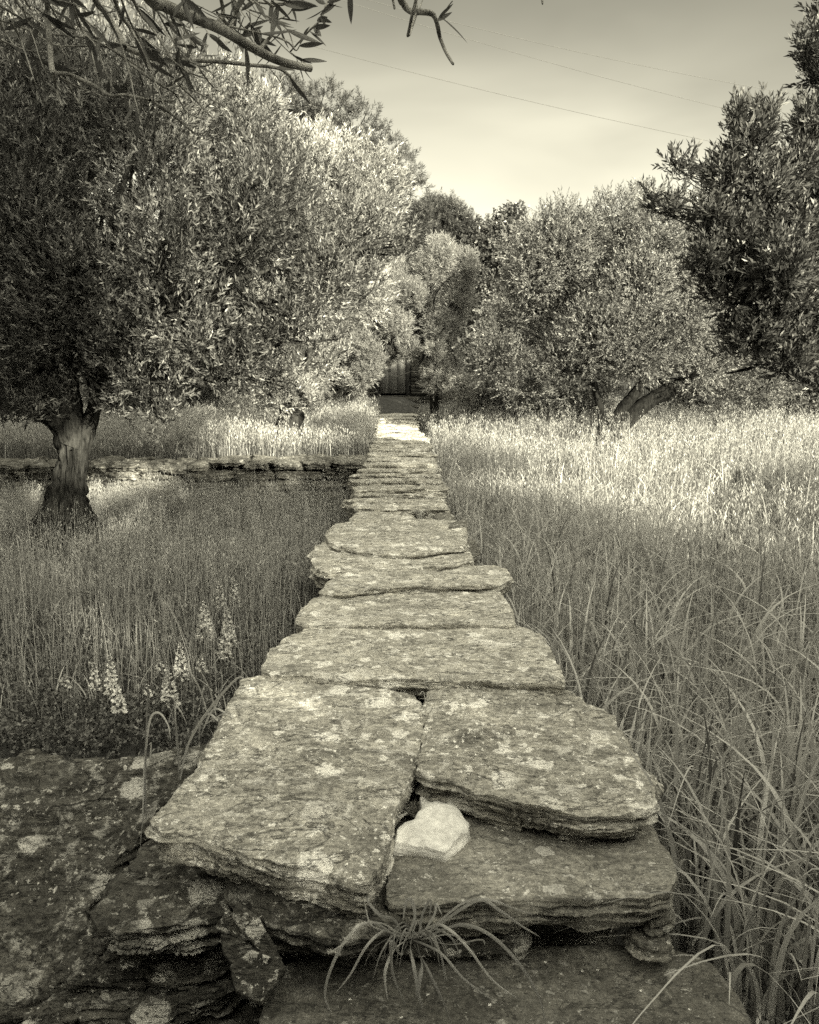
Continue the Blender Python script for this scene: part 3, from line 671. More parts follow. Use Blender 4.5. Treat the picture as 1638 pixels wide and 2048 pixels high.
blob_tree('olive_tree', 'large gnarled olive tree with a forked trunk, standing in front of the low wall', at(125, 1120, YT), at(150, 700, YT), bl, (M['bark'], M['olive']), 31, 21500, trunk_r=0.15, trunk=t_left, ll=0.062, lw=0.0145, L=0.18, nl=13, t0=0.36, up=0.85)
# brighter olive behind it
bl = blobs_ellip(at(630, 460, 14.5), (1.15, 1.1, 1.55), 24, 0.35, 0.55, 22)
bl += pxblobs([(680, 350, 42, 14), (730, 400, 36, 14), (765, 440, 32, 14), (610, 310, 45, 14), (530, 240, 45, 14.5), (460, 190, 50, 14.5), (380, 180, 50, 14.5), (560, 770, 50, 14), (500, 775, 50, 14), (590, 790, 35, 13.8), (540, 800, 30, 13.8), (640, 720, 50, 15)], 0)
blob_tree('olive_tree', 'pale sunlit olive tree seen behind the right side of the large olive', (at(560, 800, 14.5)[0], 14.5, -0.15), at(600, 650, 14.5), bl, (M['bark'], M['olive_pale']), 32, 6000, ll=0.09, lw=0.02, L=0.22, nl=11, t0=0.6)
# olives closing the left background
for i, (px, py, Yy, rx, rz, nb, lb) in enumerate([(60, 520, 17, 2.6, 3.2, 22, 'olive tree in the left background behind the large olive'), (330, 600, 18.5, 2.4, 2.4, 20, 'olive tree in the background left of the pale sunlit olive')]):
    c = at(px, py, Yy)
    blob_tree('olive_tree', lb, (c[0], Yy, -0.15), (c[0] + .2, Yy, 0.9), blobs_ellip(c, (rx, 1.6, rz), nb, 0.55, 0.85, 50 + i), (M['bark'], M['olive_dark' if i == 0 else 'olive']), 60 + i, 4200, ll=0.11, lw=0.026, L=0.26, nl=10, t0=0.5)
# middle-right olive with the leaning trunk
YM = 17.0
def t_mid(tk):
    q = lambda px, py, Yy=YM: at(px, py, Yy)
    tube(tk, [q(1215, 900), q(1248, 850), q(1290, 808), q(1335, 782), q(1372, 760), q(1400, 720)], [0.2, 0.15, 0.14, 0.14, 0.12, 0.08], 18, 6, 0.3, 0, 2)
    tube(tk, [q(1205, 890), q(1222, 850), q(1250, 812), q(1275, 780), q(1290, 740), q(1270, 660)], [0.15, 0.12, 0.11, 0.10, 0.09, 0.06], 16, 6, 0.3, 0, 4)
    tube(tk, [q(1200, 890), q(1205, 840), q(1190, 780), q(1180, 700)], [0.12, 0.08, 0.07, 0.05], 12, 6, 0.3, 0, 6)
bl = blobs_ellip(at(1225, 590, YM), (1.75, 1.6, 1.45), 40, 0.42, 0.7, 23)
bl += pxblobs([(1070, 560, 45, 16.6), (1010, 640, 45, 17), (990, 720, 60, 16.4), (1050, 760, 55, 16.4), (1130, 740, 60, 16.2), (1290, 690, 60, 16), (1380, 640, 60, 16), (1430, 700, 60, 16.5), (1100, 470, 40, 17), (1220, 440, 50, 17), (1320, 460, 60, 17), (1120, 440, 40, 17), (1400, 560, 70, 17), (1500, 720, 60, 17), (1400, 750, 40, 16.5), (1160, 455, 45, 17), (1250, 435, 48, 17), (1350, 440, 48, 17), (1420, 480, 50, 17), (1420, 400, 30, 17.5), (1130, 790, 40, 17.5), (1200, 760, 45, 18.5), (1280, 760, 50, 19), (1350, 750, 50, 19), (1430, 770, 50, 18.5), (1060, 790, 40, 17), (1520, 770, 50, 18), (1600, 760, 60, 18), (1300, 720, 45, 16.2)], 0)
blob_tree('olive_tree', 'olive tree with two dark leaning trunks, right of the path', (at(1210, 880, YM)[0], YM, -0.4), at(1230, 720, YM), bl, (M['barkdark'], M['olive']), 33, 19000, trunk=t_mid, trunk_r=0.12, ll=0.065, lw=0.017, L=0.2, nl=11, t0=0.62)
for i, (px, py, Yy, rx, rz, nb, lb) in enumerate([(1590, 620, 20, 2.6, 2.3, 24, 'sunlit olive tree far right, seen through the dark branches'), (1800, 560, 24, 3.2, 3.0, 22, 'olive tree beyond the right edge, behind the sunlit one'), (1330, 560, 25, 2.8, 2.2, 18, 'olive tree far behind the leaning trunks')]):
    c = at(px, py, Yy); blob_tree('olive_tree', lb, (c[0], Yy, -0.3), (c[0] + .2, Yy, 0.9), blobs_ellip(c, (rx, 1.6, rz), nb, 0.5, 0.8, 70 + i), (M['bark'], M['olive']), 80 + i, 3600, ll=0.11, lw=0.027, L=0.26, nl=10, t0=0.65)
# dark olive leaning in from the right
bl = pxblobs([(1500, 290, 45, 7.4), (1480, 240, 22, 7.4), (1530, 240, 28, 7.4), (1450, 360, 45, 7.4), (1520, 380, 60, 7.5), (1372, 352, 16, 7.3), (1350, 330, 10, 7.3), (1410, 440, 36, 7.4), (1460, 480, 70, 7.5), (1340, 420, 22, 7.3), (1300, 410, 12, 7.3), (1560, 470, 80, 7.6), (1590, 340, 45, 7.6), (1640, 260, 60, 7.7), (1625, 90, 24, 7.6), (1660, 130, 60, 7.8), (1690, 40, 70, 8), (1640, 420, 90, 7.8), (1700, 250, 110, 8), (1700, 500, 110, 7.8), (1560, 600, 80, 7.6), (1460, 580, 60, 7.5), (1410, 530, 38, 7.4), (1500, 680, 60, 7.6), (1580, 720, 60, 7.6), (1640, 640, 90, 7.8), (1640, 770, 40, 7.8), (1560, 540, 60, 7.2)], 0)
bl = [(c_, r_ * 0.74) for c_, r_ in bl]
def t_right(tk):
    q = lambda px, py, Yy=7.8: at(px, py, Yy)
    tube(tk, [q(1900, 1100), q(1880, 950), q(1840, 800), q(1780, 650)], [0.3, 0.22, 0.19, 0.16], 18, 6, 0.3, 0, 2)
    tube(tk, [q(1780, 650), q(1700, 560), q(1640, 510), q(1600, 490), q(1540, 482), q(1510, 450), q(1490, 400)], [0.14, 0.10, 0.07, 0.055, 0.04, 0.03, 0.015], 10, 6, 0.2, 0.03, 3)
    tube(tk, [q(1800, 700), q(1700, 650), q(1640, 662), q(1580, 700), q(1540, 725), q(1500, 735), q(1450, 748)], [0.1, 0.06, 0.045, 0.035, 0.025, 0.016, 0.006], 8, 6, 0.2, 0.03, 4)
    tube(tk, [q(1640, 662), q(1600, 655), q(1540, 680), q(1490, 690)], [0.04, 0.03, 0.018, 0.006], 8, 5, 0.2, 0.03, 5)
    tube(tk, [q(1545, 484), q(1538, 540), q(1532, 580), q(1545, 620)], [0.035, 0.025, 0.02, 0.01], 8, 5, 0.2, 0.03, 6)
    tube(tk, [q(1440, 372), q(1405, 362), q(1380, 352), q(1350, 335)], [0.01, 0.007, 0.005, 0.003], 5, 3)
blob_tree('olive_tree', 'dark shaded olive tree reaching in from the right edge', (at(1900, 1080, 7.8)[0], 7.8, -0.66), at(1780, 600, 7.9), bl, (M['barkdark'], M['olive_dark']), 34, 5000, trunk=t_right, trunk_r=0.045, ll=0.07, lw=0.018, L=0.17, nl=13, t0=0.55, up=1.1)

# pines
bl = blobs_ellip(at(600, 520, 27), (3.5, 2.6, 4.3), 60, 0.7, 1.05, 24) + pxblobs([(815, 400, 46, 26), (800, 345, 42, 26), (765, 305, 44, 26), (715, 255, 48, 26), (655, 215, 44, 26), (560, 200, 48, 26), (690, 310, 50, 26), (835, 450, 40, 26), (730, 340, 50, 26), (790, 460, 50, 26), (600, 210, 40, 26)], 0)
blob_tree('pine_tree', 'tall domed pine rising behind the left trees', (at(600, 780, 27)[0], 27, 0.3), at(600, 650, 27), bl, (M['barkdark'], M['pine']), 35, 17000, 'pine', ll=0.14, lw=0.019, L=0.2, nl=16, t0=0.38)
bl = pxblobs([(870, 450, 40, 30), (900, 440, 34, 30), (840, 480, 45, 30), (930, 470, 34, 30), (880, 510, 45, 30), (925, 520, 40, 30), (870, 425, 26, 30), (800, 540, 60, 30)], 0)
blob_tree('pine_tree', 'dark pine in the background, left of the airy broadleaf tree', (at(880, 780, 30)[0], 30, 0.4), at(880, 600, 30), bl, (M['barkdark'], M['pine']), 36, 5500, 'pine', ll=0.14, lw=0.02, L=0.2, nl=16, t0=0.3)
bl = pxblobs([(990, 470, 30, 29), (1020, 445, 26, 29), (960, 490, 30, 29), (1040, 480, 26, 29), (1000, 510, 40, 29), (1030, 425, 14, 29), (960, 540, 40, 29), (1060, 520, 40, 29)], 0)
blob_tree('broadleaf_tree', 'airy dark broadleaf tree on the skyline between pine and olive', (at(1000, 780, 29)[0], 29, 0.4), at(1000, 620, 29), bl, (M['barkdark'], M['broad']), 37, 1500, 'broad', ll=0.11, lw=0.07, L=0.25, nl=9, t0=0.5)
lst = [(880, 510, 34), (925, 535, 36), (860, 545, 34), (910, 580, 40), (800, 560, 38), (770, 600, 38), (820, 590, 30), (900, 640, 30), (690, 630, 40), (720, 590, 32), (740, 650, 36), (800, 650, 30), (840, 680, 26), (680, 690, 42), (640, 720, 36), (730, 700, 36), (775, 695, 26), (670, 750, 42), (720, 745, 26), (900, 730, 26), (610, 780, 36), (650, 650, 34), (640, 790, 40), (880, 770, 26), (920, 780, 34), (870, 700, 16), (700, 785, 22), (745, 720, 24), (800, 705, 22), (860, 600, 34), (850, 560, 34), (840, 640, 26), (700, 760, 24), (900, 765, 30), (875, 735, 22), (760, 718, 22), (775, 680, 34), (790, 650, 34), (735, 745, 26), (715, 765, 24), (850, 715, 28), (865, 755, 26), (740, 690, 36), (820, 700, 20), (845, 600, 40), (880, 660, 40), (760, 640, 40), (905, 600, 40)]
blob_tree('pine_tree', 'bushy pale young pine hiding the house, sunlit above the end of the path', (0.55, 19.7, -0.45), at(858, 650, 19.7), pxblobs([(a_, b_, c_ * 0.84) for a_, b_, c_ in lst], 19.5, 0.7, 3), (M['barkdark'], M['pine_pale']), 38, 13000, 'pine', ll=0.10, lw=0.011, L=0.16, nl=18, t0=0.5, trunk_r=0.09, up=0.9)
# shrubs under the pines
for i, (px, py, Yy, rx, rz, mt, lb) in enumerate([(1000, 800, 22, 1.0, 0.5, 'olive', 'low dark bush right of the house door'), (1000, 690, 24, 1.3, 1.2, 'olive', 'tall bush filling the space between the young pine and the leaning olive'), (450, 800, 20, 2.2, 0.7, 'olive', 'row of low bushes behind the left meadow'), (1120, 800, 22, 1.4, 0.6, 'olive', 'low bush behind the meadow under the leaning olive'), (150, 800, 21, 2.2, 0.8, 'olive', 'low bush behind the meadow at far left'), (-120, 780, 21, 2.4, 1.2, 'olive', 'tall bush at the left edge behind the meadow'), (1560, 790, 23, 2.6, 0.8, 'olive', 'low bush behind the meadow at far right'), (1800, 780, 22, 2.2, 1.0, 'olive', 'bush past the right edge behind the meadow')]):
    c = at(px, py, Yy); blob_tree('bush', lb, (c[0], Yy, -0.2), (c[0], Yy, 0.2), blobs_ellip(c, (rx, 0.8, rz), 12, 0.3, 0.5, 90 + i), (M['barkdark'], M[mt]), 95 + i, 1500, ll=0.1, lw=0.028, L=0.2, nl=10, t0=0.4, trunk_r=0.05, cat='bush')
# distant wood closing the horizon
wd_ = Acc(); rw = np.random.default_rng(77)
n = 34000; ang = rw.uniform(-0.75, 0.75, n); dist = rw.uniform(44, 60, n)
Xw = dist * np.sin(ang); Yw = dist * np.cos(ang); hw = 5.2 + 1.4 * perlin(np.stack([Xw * .16, Yw * .1, np.full(n, 2.2)], 1))
Pw = np.stack([Xw, Yw, 0.4 + hw * rw.uniform(0, 1, n) ** 0.6], 1); Dw = unit(rw.normal(size=(n, 3)) + [0, -0.3, 0.6])
sprigs(wd_, None, Pw, Dw, np.full(n, 0.5), 5, 0.4, 0.16, 0.9, rw, 0.4, 0.4)
tag(wd_.build('distant_wood', M['olive'], None, (0, 50, 0)), 'far wood reading as one dark mass behind the trees', 'wood', kind='stuff')

# ------------------------------------------------------------------ house
hs = empty('stone_house', (at(790, 760, 26)[0], 26.0, 0.3)); tag(hs, 'small dark stone house with a wooden door at the end of the path', 'house')
def boxv(x0, x1, y0, y1, z0, z1):
    V = [(x, y, z) for z in (z0, z1) for y in (y0, y1) for x in (x0, x1)]
    return V, [(0, 2, 3, 1), (4, 5, 7, 6), (0, 1, 5, 4), (2, 6, 7, 3), (0, 4, 6, 2), (1, 3, 7, 5)]
def box(acc, *a): V, Q = boxv(*a); acc.add(V, Q)
dx0, dx1 = at(758, 760, 26)[0], at(812, 760, 26)[0]; dz0 = at(790, 787, 26)[2]; dz1 = dz0 + 1.85
wl = Acc(); rh = random.Random(4)
# walls of coursed stone around the door opening
def course_wall(x0, x1, z0, z1, yf):
    z = z0
    while z < z1:
        h_ = rh.uniform(0.05, 0.13); x = x0
        while x < x1:
            l_ = rh.uniform(0.12, 0.5); xe = min(x + l_, x1); e = rh.uniform(-.05, .03)
            box(wl, x + .008, xe - .004, yf + e, yf + 0.4, z + .008, min(z + h_, z1)); x = xe
        z += h_
zb = -0.1
course_wall(dx0 - 2.6, dx0 - 0.14, zb, dz1 + 0.3, 26.0); course_wall(dx1 + 0.14, dx1 + 1.3, zb, dz1 + 0.3, 26.0)
course_wall(dx0 - 0.14, dx1 + 0.14, dz1 + 0.14, dz1 + 0.3, 26.0)
course_wall(dx0 - 0.14, dx1 + 0.14, zb, dz0 - 0.06, 26.0)
box(wl, dx0 - 2.55, dx0 - 2.15, 26.42, 29.5, zb, dz1 + 0.25); box(wl, dx1 + 0.85, dx1 + 1.25, 26.42, 29.5, zb, dz1 + 0.25)
box(wl, dx0 - 2.55, dx1 + 1.25, 29.52, 29.9, zb, dz1 + 0.25)
wl.build('wall', M['house'], hs)
rf = Acc(); box(rf, dx0 - 2.8, dx1 + 1.4, 25.75, 30.1, dz1 + 0.31, dz1 + 0.45); rf.build('roof', M['house'], hs)
fr = Acc(); box(fr, dx0 - 0.135, dx0, 26.06, 26.3, dz0 - .05, dz1); box(fr, dx1, dx1 + 0.135, 26.06, 26.3, dz0 - .05, dz1); box(fr, dx0 - 0.135, dx1 + 0.135, 26.06, 26.3, dz1 + .003, dz1 + .13)
fo = fr.build('door_frame', M['darkwood'], hs)
dr = Acc(); k = 3
for i in range(k):
    a = dx0 + 0.01 + (dx1 - dx0 - 0.02) * i / k; b = dx0 + 0.01 + (dx1 - dx0 - 0.02) * (i + 1) / k
    box(dr, a + .001, b - .001, 26.10 + 0.004 * (i % 2), 26.16, dz0, dz1 - .01)
door = dr.build('door', M['door'], hs)
hd = Acc(); box(hd, dx1 - 0.12, dx1 - 0.08, 26.06, 26.105, dz0 + 0.85, dz0 + 1.0); hd.build('handle', M['darkwood'], door).location = (0, 0, 0)
# steps up to the door
GS = 'stone steps between path and door'
for i, (yf, yb, zt, lb) in enumerate([(23.9, 24.7, -0.02, 'lowest stone step below the house door'), (24.7, 25.3, 0.16, 'middle stone step below the house door'), (25.3, 25.98, 0.34, 'stone threshold step right before the house door')]):
    xa, xb = dx0 - 0.3, dx1 + 0.35
    stone('step', [(xa, yf, zt), ((xa + xb) / 2, yf - .03, zt), (xb, yf, zt), (xb + .03, (yf + yb) / 2, zt), (xb, yb, zt), ((xa + xb) / 2, yb, zt), (xa, yb, zt), (xa - .03, (yf + yb) / 2, zt)], 0.18 + 0.1 * i, M['house'], lb, 'step', GS, n=140, nt=16, ns=12, rough=1.0)

# ------------------------------------------------------------------ wires
def wire(pts, Ya, Yb, label):
    P = []
    (x0, y0), (x1, y1) = pts
    for i in range(41):
        f = i / 40; Yy = Ya + (Yb - Ya) * f; a = at(x0 + (x1 - x0) * f, y0 + (y1 - y0) * f + 22 * 4 * f * (1 - f), Yy); P.append(a)
    a = Acc(); tube(a, P, [0.008] * 41, 5, 1)
    tag(a.build('power_line', M['wire'], None, tuple(P[20]), smooth=True), label, 'power line', 'power lines crossing the sky')
wire([(700, -10), (1900, 235)], 34, 34, 'highest power line crossing the sky, upper right')
wire([(560, -40), (1900, 318)], 34, 34, 'middle one of the three power lines in the sky')
wire([(430, 38), (1900, 372)], 34, 34, 'lowest power line, starting behind the near branch tips')

# ------------------------------------------------------------------ overhanging olive above the camera
ot = empty('olive_tree', (-1.9, -2.6, -0.66)); tag(ot, 'olive tree above the camera whose cut branches hang in at the top left', 'tree')
tk = Acc(); lf = Acc(); ro = np.random.default_rng(101); rp = random.Random(12)
DN = 1.45
def q(px, py, d=DN): return at(px, py, d)
hub = np.array([-0.75, 1.15, 2.75]); hub2 = np.array([0.25, 1.2, 2.7])
tube(tk, [(-1.9, -2.6, -0.8), (-1.95, -2.5, 0.2), (-1.8, -2.3, 1.0), (-1.7, -2.1, 1.7)], [0.4, 0.28, 0.24, 0.2], 24, 6, 0.4)
tube(tk, [(-1.7, -2.1, 1.7), (-1.5, -1.2, 2.5), (-1.1, 0.1, 2.9), tuple(hub)], [0.14, 0.09, 0.05, 0.02], 12, 6, 0.2)
tube(tk, [(-1.1, 0.1, 2.9), (-0.3, 0.8, 3.0), tuple(hub2)], [0.03, 0.02, 0.012], 8, 6, 0.2)
tw_pts = []
def br(px, w0, w1, d=DN, top=None, leaf=0, bark=0.16):
    P = [q(a, b, d + 0.05 * math.sin(i * 1.3)) for i, (a, b) in enumerate(px)]
    r0 = w0 / 2 / FPX * d; r1 = w1 / 2 / FPX * d; rad = list(np.linspace(r0, r1, len(P)))
    if top is not None:
        P = [np.array(top), P[0] + unit(P[0] - P[1]) * 0.16 + [0, 0, 0.08]] + P; rad = [r0 * 1.2, r0 * 1.1] + rad
    tube(tk, P, rad, 10, 6, bark, 0.0, w0 + px[0][0])
    for i in range(leaf):
        k = rp.uniform(0, len(px) - 1.01); i0 = int(k); f = k - i0
        tw_pts.append((np.array(q(*px[i0], d)) * (1 - f) + np.array(q(*px[i0 + 1], d)) * f, unit(np.array(q(*px[i0 + 1], d)) - np.array(q(*px[i0], d)))))
br([(92, -40), (95, 20), (99, 80), (103, 130), (107, 148)], 10, 10, 1.35, hub)
br([(107, 146), (140, 150), (190, 173), (222, 192), (250, 190), (300, 200), (346, 202)], 9, 5, 1.35, None, 2)
br([(107, 148), (112, 175), (118, 195), (125, 213)], 6, 4, 1.35)
br([(300, 200), (340, 226), (388, 266)], 6, 4, 1.35)
br([(118, 152), (150, 172), (180, 182), (208, 194)], 4, 2, 1.35)
br([(290, -20), (330, 12), (400, 40), (450, 62), (500, 92), (560, 122), (622, 137)], 25, 13, 1.3, hub)
br([(452, 60), (468, 34), (484, -10)], 11, 8, 1.3, None, 2)
br([(430, 50), (446, 28), (440, -10)], 9, 6, 1.3)
br([(520, 98), (535, 80), (548, 66)], 9, 5, 1.3)
br([(455, 52), (500, 62), (545, 72), (575, 84), (590, 100)], 5, 3, 1.3, None, 3)
br([(250, 96), (315, 119), (370, 121), (430, 123), (500, 130), (560, 138), (590, 165), (608, 186)], 11, 4, 1.5, None, 6)
br([(180, -20), (215, 30), (250, 96)], 12, 11, 1.5, hub)
tws = [([(190, -10), (230, 60), (255, 130), (268, 190), (278, 230)], 4), ([(240, -10), (280, 80), (305, 150), (332, 220)], 4), ([(140, -10), (160, 55), (190, 90), (210, 140), (228, 182)], 4), ([(262, -10), (300, 50), (320, 80), (345, 120), (380, 148)], 6), ([(305, 5), (340, 70), (365, 110), (400, 132), (425, 127)], 4), ([(-20, 0), (40, 35), (90, 65), (180, 78), (240, 110), (290, 142)], 5), ([(0, 40), (60, 62), (110, 90), (150, 92), (210, 92)], 4), ([(120, -20), (190, 60), (240, 110), (290, 150), (335, 178)], 7),
       ([(335, 178), (360, 172), (400, 188), (440, 208)], 4), ([(360, 172), (390, 200), (425, 236)], 4), ([(335, 178), (352, 190), (376, 226), (410, 238)], 4), ([(376, 226), (378, 242)], 2), ([(345, 170), (356, 130), (350, 70)], 3), ([(440, 208), (432, 184)], 2), ([(225, -10), (262, 60), (290, 110), (300, 140)], 7), ([(70, -20), (140, 40), (200, 80)], 5), ([(280, 190), (284, 215), (295, 232)], 3), ([(130, 155), (145, 185), (160, 208)], 4), ([(360, -10), (390, 20), (420, 45)], 4), ([(520, -10), (560, 10), (580, 0)], 5), ([(500, 20), (540, 35), (575, 60), (590, 100), (600, 90)], 3), ([(480, -20), (520, 5), (575, 6)], 5), ([(540, 45), (575, 30), (590, 8)], 3),
       ([(0, 80), (50, 100), (95, 105)], 4), ([(20, -20), (60, 30), (100, 60), (130, 110)], 4), ([(545, 72), (585, 110), (612, 128)], 2)]
for i, (p, w_) in enumerate(tws): br(p, w_, max(1.5, w_ * 0.6), 1.3 + 0.03 * (i % 9), hub if p[0][1] < 0 else None, 5 if i not in (8, 9, 10, 11, 13, 16, 17) else 0)
for i in range(34):
    x0_, y0_ = rp.uniform(-20, 500), rp.uniform(-50, 50); an = rp.uniform(0.5, 1.25); ln_ = rp.uniform(70, 190); p_ = [(x0_, y0_)]
    if x0_ > 380: ln_ *= 0.5
    for k in range(1, 5): an += rp.uniform(-.22, .22); p_.append((p_[-1][0] + math.cos(an) * ln_ / 4, p_[-1][1] + math.sin(an) * ln_ / 4))
    br(p_, rp.uniform(2.2, 4.5), 1.6, rp.uniform(1.25, 1.7), hub if y0_ < 0 else None, rp.choice((0, 3, 5)))
br([(668, -60), (660, -10), (652, 10), (640, 40), (620, 60), (600, 82), (580, 104)], 5, 3, 1.6, hub)
br([(580, 104), (596, 116), (612, 127)], 2, 1.5, 1.6)
br([(795, -30), (808, 8), (822, 23), (845, 24), (865, 28), (874, 48), (880, 75), (892, 105), (906, 128)], 14, 5, 1.35, hub2, 0, 0.3)
br([(835, 20), (832, 0), (828, -20)], 5, 4, 1.35, hub2); br([(838, 20), (846, -2)], 3, 2, 1.35)
br([(872, 44), (884, 34), (895, 15), (905, 2)], 3, 2, 1.35)
br([(783, -30), (786, 0), (789, 17)], 6, 4, 1.35, hub2); br([(1082, -40), (1084, -10), (1085, 8)], 10, 3, 1.4, hub2)
# big leaves near the camera
def bigleaf(acc, b, d, ln, wd, r, tone=None):
    b = np.asarray(b, float); d = unit(np.asarray(d, float)); rv = unit(r.normal(size=3)); S = unit(np.cross(d, rv)); Nn = np.cross(S, d)
    k = 9; u = np.linspace(0, 1, k); wv = wd * 0.5 * np.sin(np.pi * u ** 0.8) ** 0.8; wv[0] = 0.0006; wv[-1] = 0.0002
    cur = (u ** 2) * ln * r.uniform(-0.25, 0.25)
    C = b + d * (u * ln)[:, None] + Nn * cur[:, None]
    V = np.stack([C - S * wv[:, None] + Nn * (wv * .25)[:, None], C, C + S * wv[:, None] + Nn * (wv * .25)[:, None]], 1).reshape(-1, 3)
    Q = []
    for i in range(k - 1):
        a = i * 3; Q += [(a, a + 1, a + 4, a + 3), (a + 1, a + 2, a + 5, a + 4)]
    acc.add(V, Q, None, r.uniform(0.2, 0.9) if tone is None else tone)
for P, D in tw_pts:
    for s in range(1):
        d = unit(D + ro.normal(size=3) * np.array([0.8, 0.5, 0.8])); bigleaf(lf, P, d, ro.uniform(0.03, 0.055), ro.uniform(0.006, 0.010), ro)
for a, b, c, e in [(668, 2, 640, 30), (655, 5, 700, -14), (660, 0, 655, -45), (648, 18, 612, 42), (642, 30, 648, 55), (640, 36, 662, 48), (634, 42, 655, 34), (636, 45, 634, 70), (628, 52, 642, 75), (625, 56, 660, 48), (640, 30, 675, 14), (652, 0, 682, 22), (618, 62, 640, 70), (612, 68, 598, 88), (620, 62, 655, 86), (606, 76, 618, 52), (650, 8, 626, -10), (880, 32, 942, 72), (878, 34, 910, 12), (872, 42, 905, 30), (498, 20, 500, 76), (470, 50, 472, 8), (430, 80, 460, 108), (520, 60, 515, 100), (540, 20, 560, 66), (20, 90, 60, 112), (10, 60, 70, 34), (700, -20, 702, 48), (480, 70, 484, 110), (560, 52, 575, 98)]:
    p0 = q(a, b, 1.45 if a < 700 else 1.35); p1 = q(c, e, 1.45 if a < 700 else 1.35); bigleaf(lf, p0, p1 - p0, np.linalg.norm(p1 - p0), 0.0085, ro)
# its crown behind and above the camera shades the path
bl = blobs_ellip((-0.4, -3.4, 3.5), (3.4, 2.2, 1.5), 44, 0.6, 0.95, 25)
shade = Acc()
for c, rad in bl:
    mid = np.array([-1.7, -2.1, 1.7]) * .5 + c * .5 + [0, 0, .2]; tube(tk, [(-1.7, -2.1, 1.7), mid, c], [0.09, 0.05, 0.02], 6, 4, 0, 0.05)
    n = 130; off, d = in_ball(ro, n, 0.3); P = c + off * rad; D = unit(d + [0, 0, .4] + ro.normal(size=(n, 3)) * .5)
    sprigs(shade, None, P, D, np.full(n, 0.22), 10, 0.09, 0.034, 0.8, ro, 0.4, 0.4)
tk.build('trunk', M['twig'], ot, smooth=True); lf.build('leaves', M['olive_dark'], ot); shade.build('crown', M['olive_dark'], ot)
# unseen tree added outside the frame on the right, shading the right foreground
bl = blobs_ellip((5.6, -1.4, 2.6), (2.2, 2.6, 1.7), 40, 0.6, 0.9, 26)
blob_tree('olive_tree', 'unseen olive tree added outside the frame on the right for its shade', (6.4, -1.4, -0.66), (6.3, -1.5, 1.2), bl, (M['bark'], M['olive_dark']), 41, 5200, ll=0.1, lw=0.045, L=0.24, nl=10)
bl = blobs_ellip((3.3, -6.2, 8.0), (1.7, 1.6, 3.0), 40, 0.6, 0.9, 29)  # pine added out of view to darken the left side of the big olive
blob_tree('pine_tree', 'unseen tall pine added behind the camera to shade the large olive', (3.3, -6.2, -0.66), (3.3, -6.2, 5.0), bl, (M['barkdark'], M['pine']), 43, 2300, 'pine', ll=0.16, lw=0.04, L=0.25, nl=12)
# unseen foliage added behind the camera to keep low sun off the near path
hb = Acc(); rb_ = np.random.default_rng(88); n = 30000
ang = rb_.uniform(math.pi * 0.42, math.pi * 1.58, n); dist = rb_.uniform(8.0, 10.0, n)
xh = dist * np.sin(ang) * 1.3; yh = dist * np.cos(ang)
top = 5.9 - 2.4 * sstep(6.0, 8.5, xh) + 0.35 * perlin(np.stack([xh * .35, yh * .35, np.full(n, 4.4)], 1))
Ph = np.stack([xh, yh, -0.6 + (top + .6) * rb_.uniform(0, 1, n)], 1)
sprigs(hb, None, Ph, unit(rb_.normal(size=(n, 3)) + [0, 0, .5]), np.full(n, 0.35), 6, 0.22, 0.10, 0.9, rb_, 0.4, 0.4)
tag(hb.build('wood', M['olive_dark'], None, (0, -8, 0)), 'unseen screen of foliage added behind the camera to block the low sun', 'wood', kind='stuff')

# ------------------------------------------------------------------ grass
def blades(acc, x, y, h, w_, az, bend, r, segs=3, tone=None, z=None, face=None, pw=2.2):
    n = len(x); z = ground_z(x, y) - 0.02 if z is None else z
    b = np.stack([x, y, z], 1); out = np.stack([np.cos(az), np.sin(az), np.zeros(n)], 1)
    fa = r.uniform(0, 6.28, n); S = np.stack([np.cos(fa), np.sin(fa), np.zeros(n)], 1)
    u = np.linspace(0, 1, segs + 1)
    C = b[:, None] + out[:, None] * (h * bend)[:, None, None] * (u ** pw)[None, :, None]
    C[:, :, 2] += h[:, None] * (u[None] - 0.42 * np.clip(bend, 0, 1.6)[:, None] * u[None] ** 3.2)
    wv = w_[:, None] * (1 - u[None] ** 1.8 * 0.92)
    Lf = C - S[:, None] * wv[..., None] * .5; Rt = C + S[:, None] * wv[..., None] * .5
    V = np.stack([Lf, Rt], 2).reshape(n, -1, 3); m_ = (segs + 1) * 2
    i = (np.arange(n) * m_)[:, None] + (np.arange(segs) * 2)[None]; i = i.ravel()
    Q = np.stack([i, i + 1, i + 3, i + 2], 1)
    tn = np.clip(r.normal(0.45, 0.22, n), 0, 1) if tone is None else tone
    acc.add(V.reshape(-1, 3), Q, None, np.repeat(tn, m_))
    return C[:, -1], b
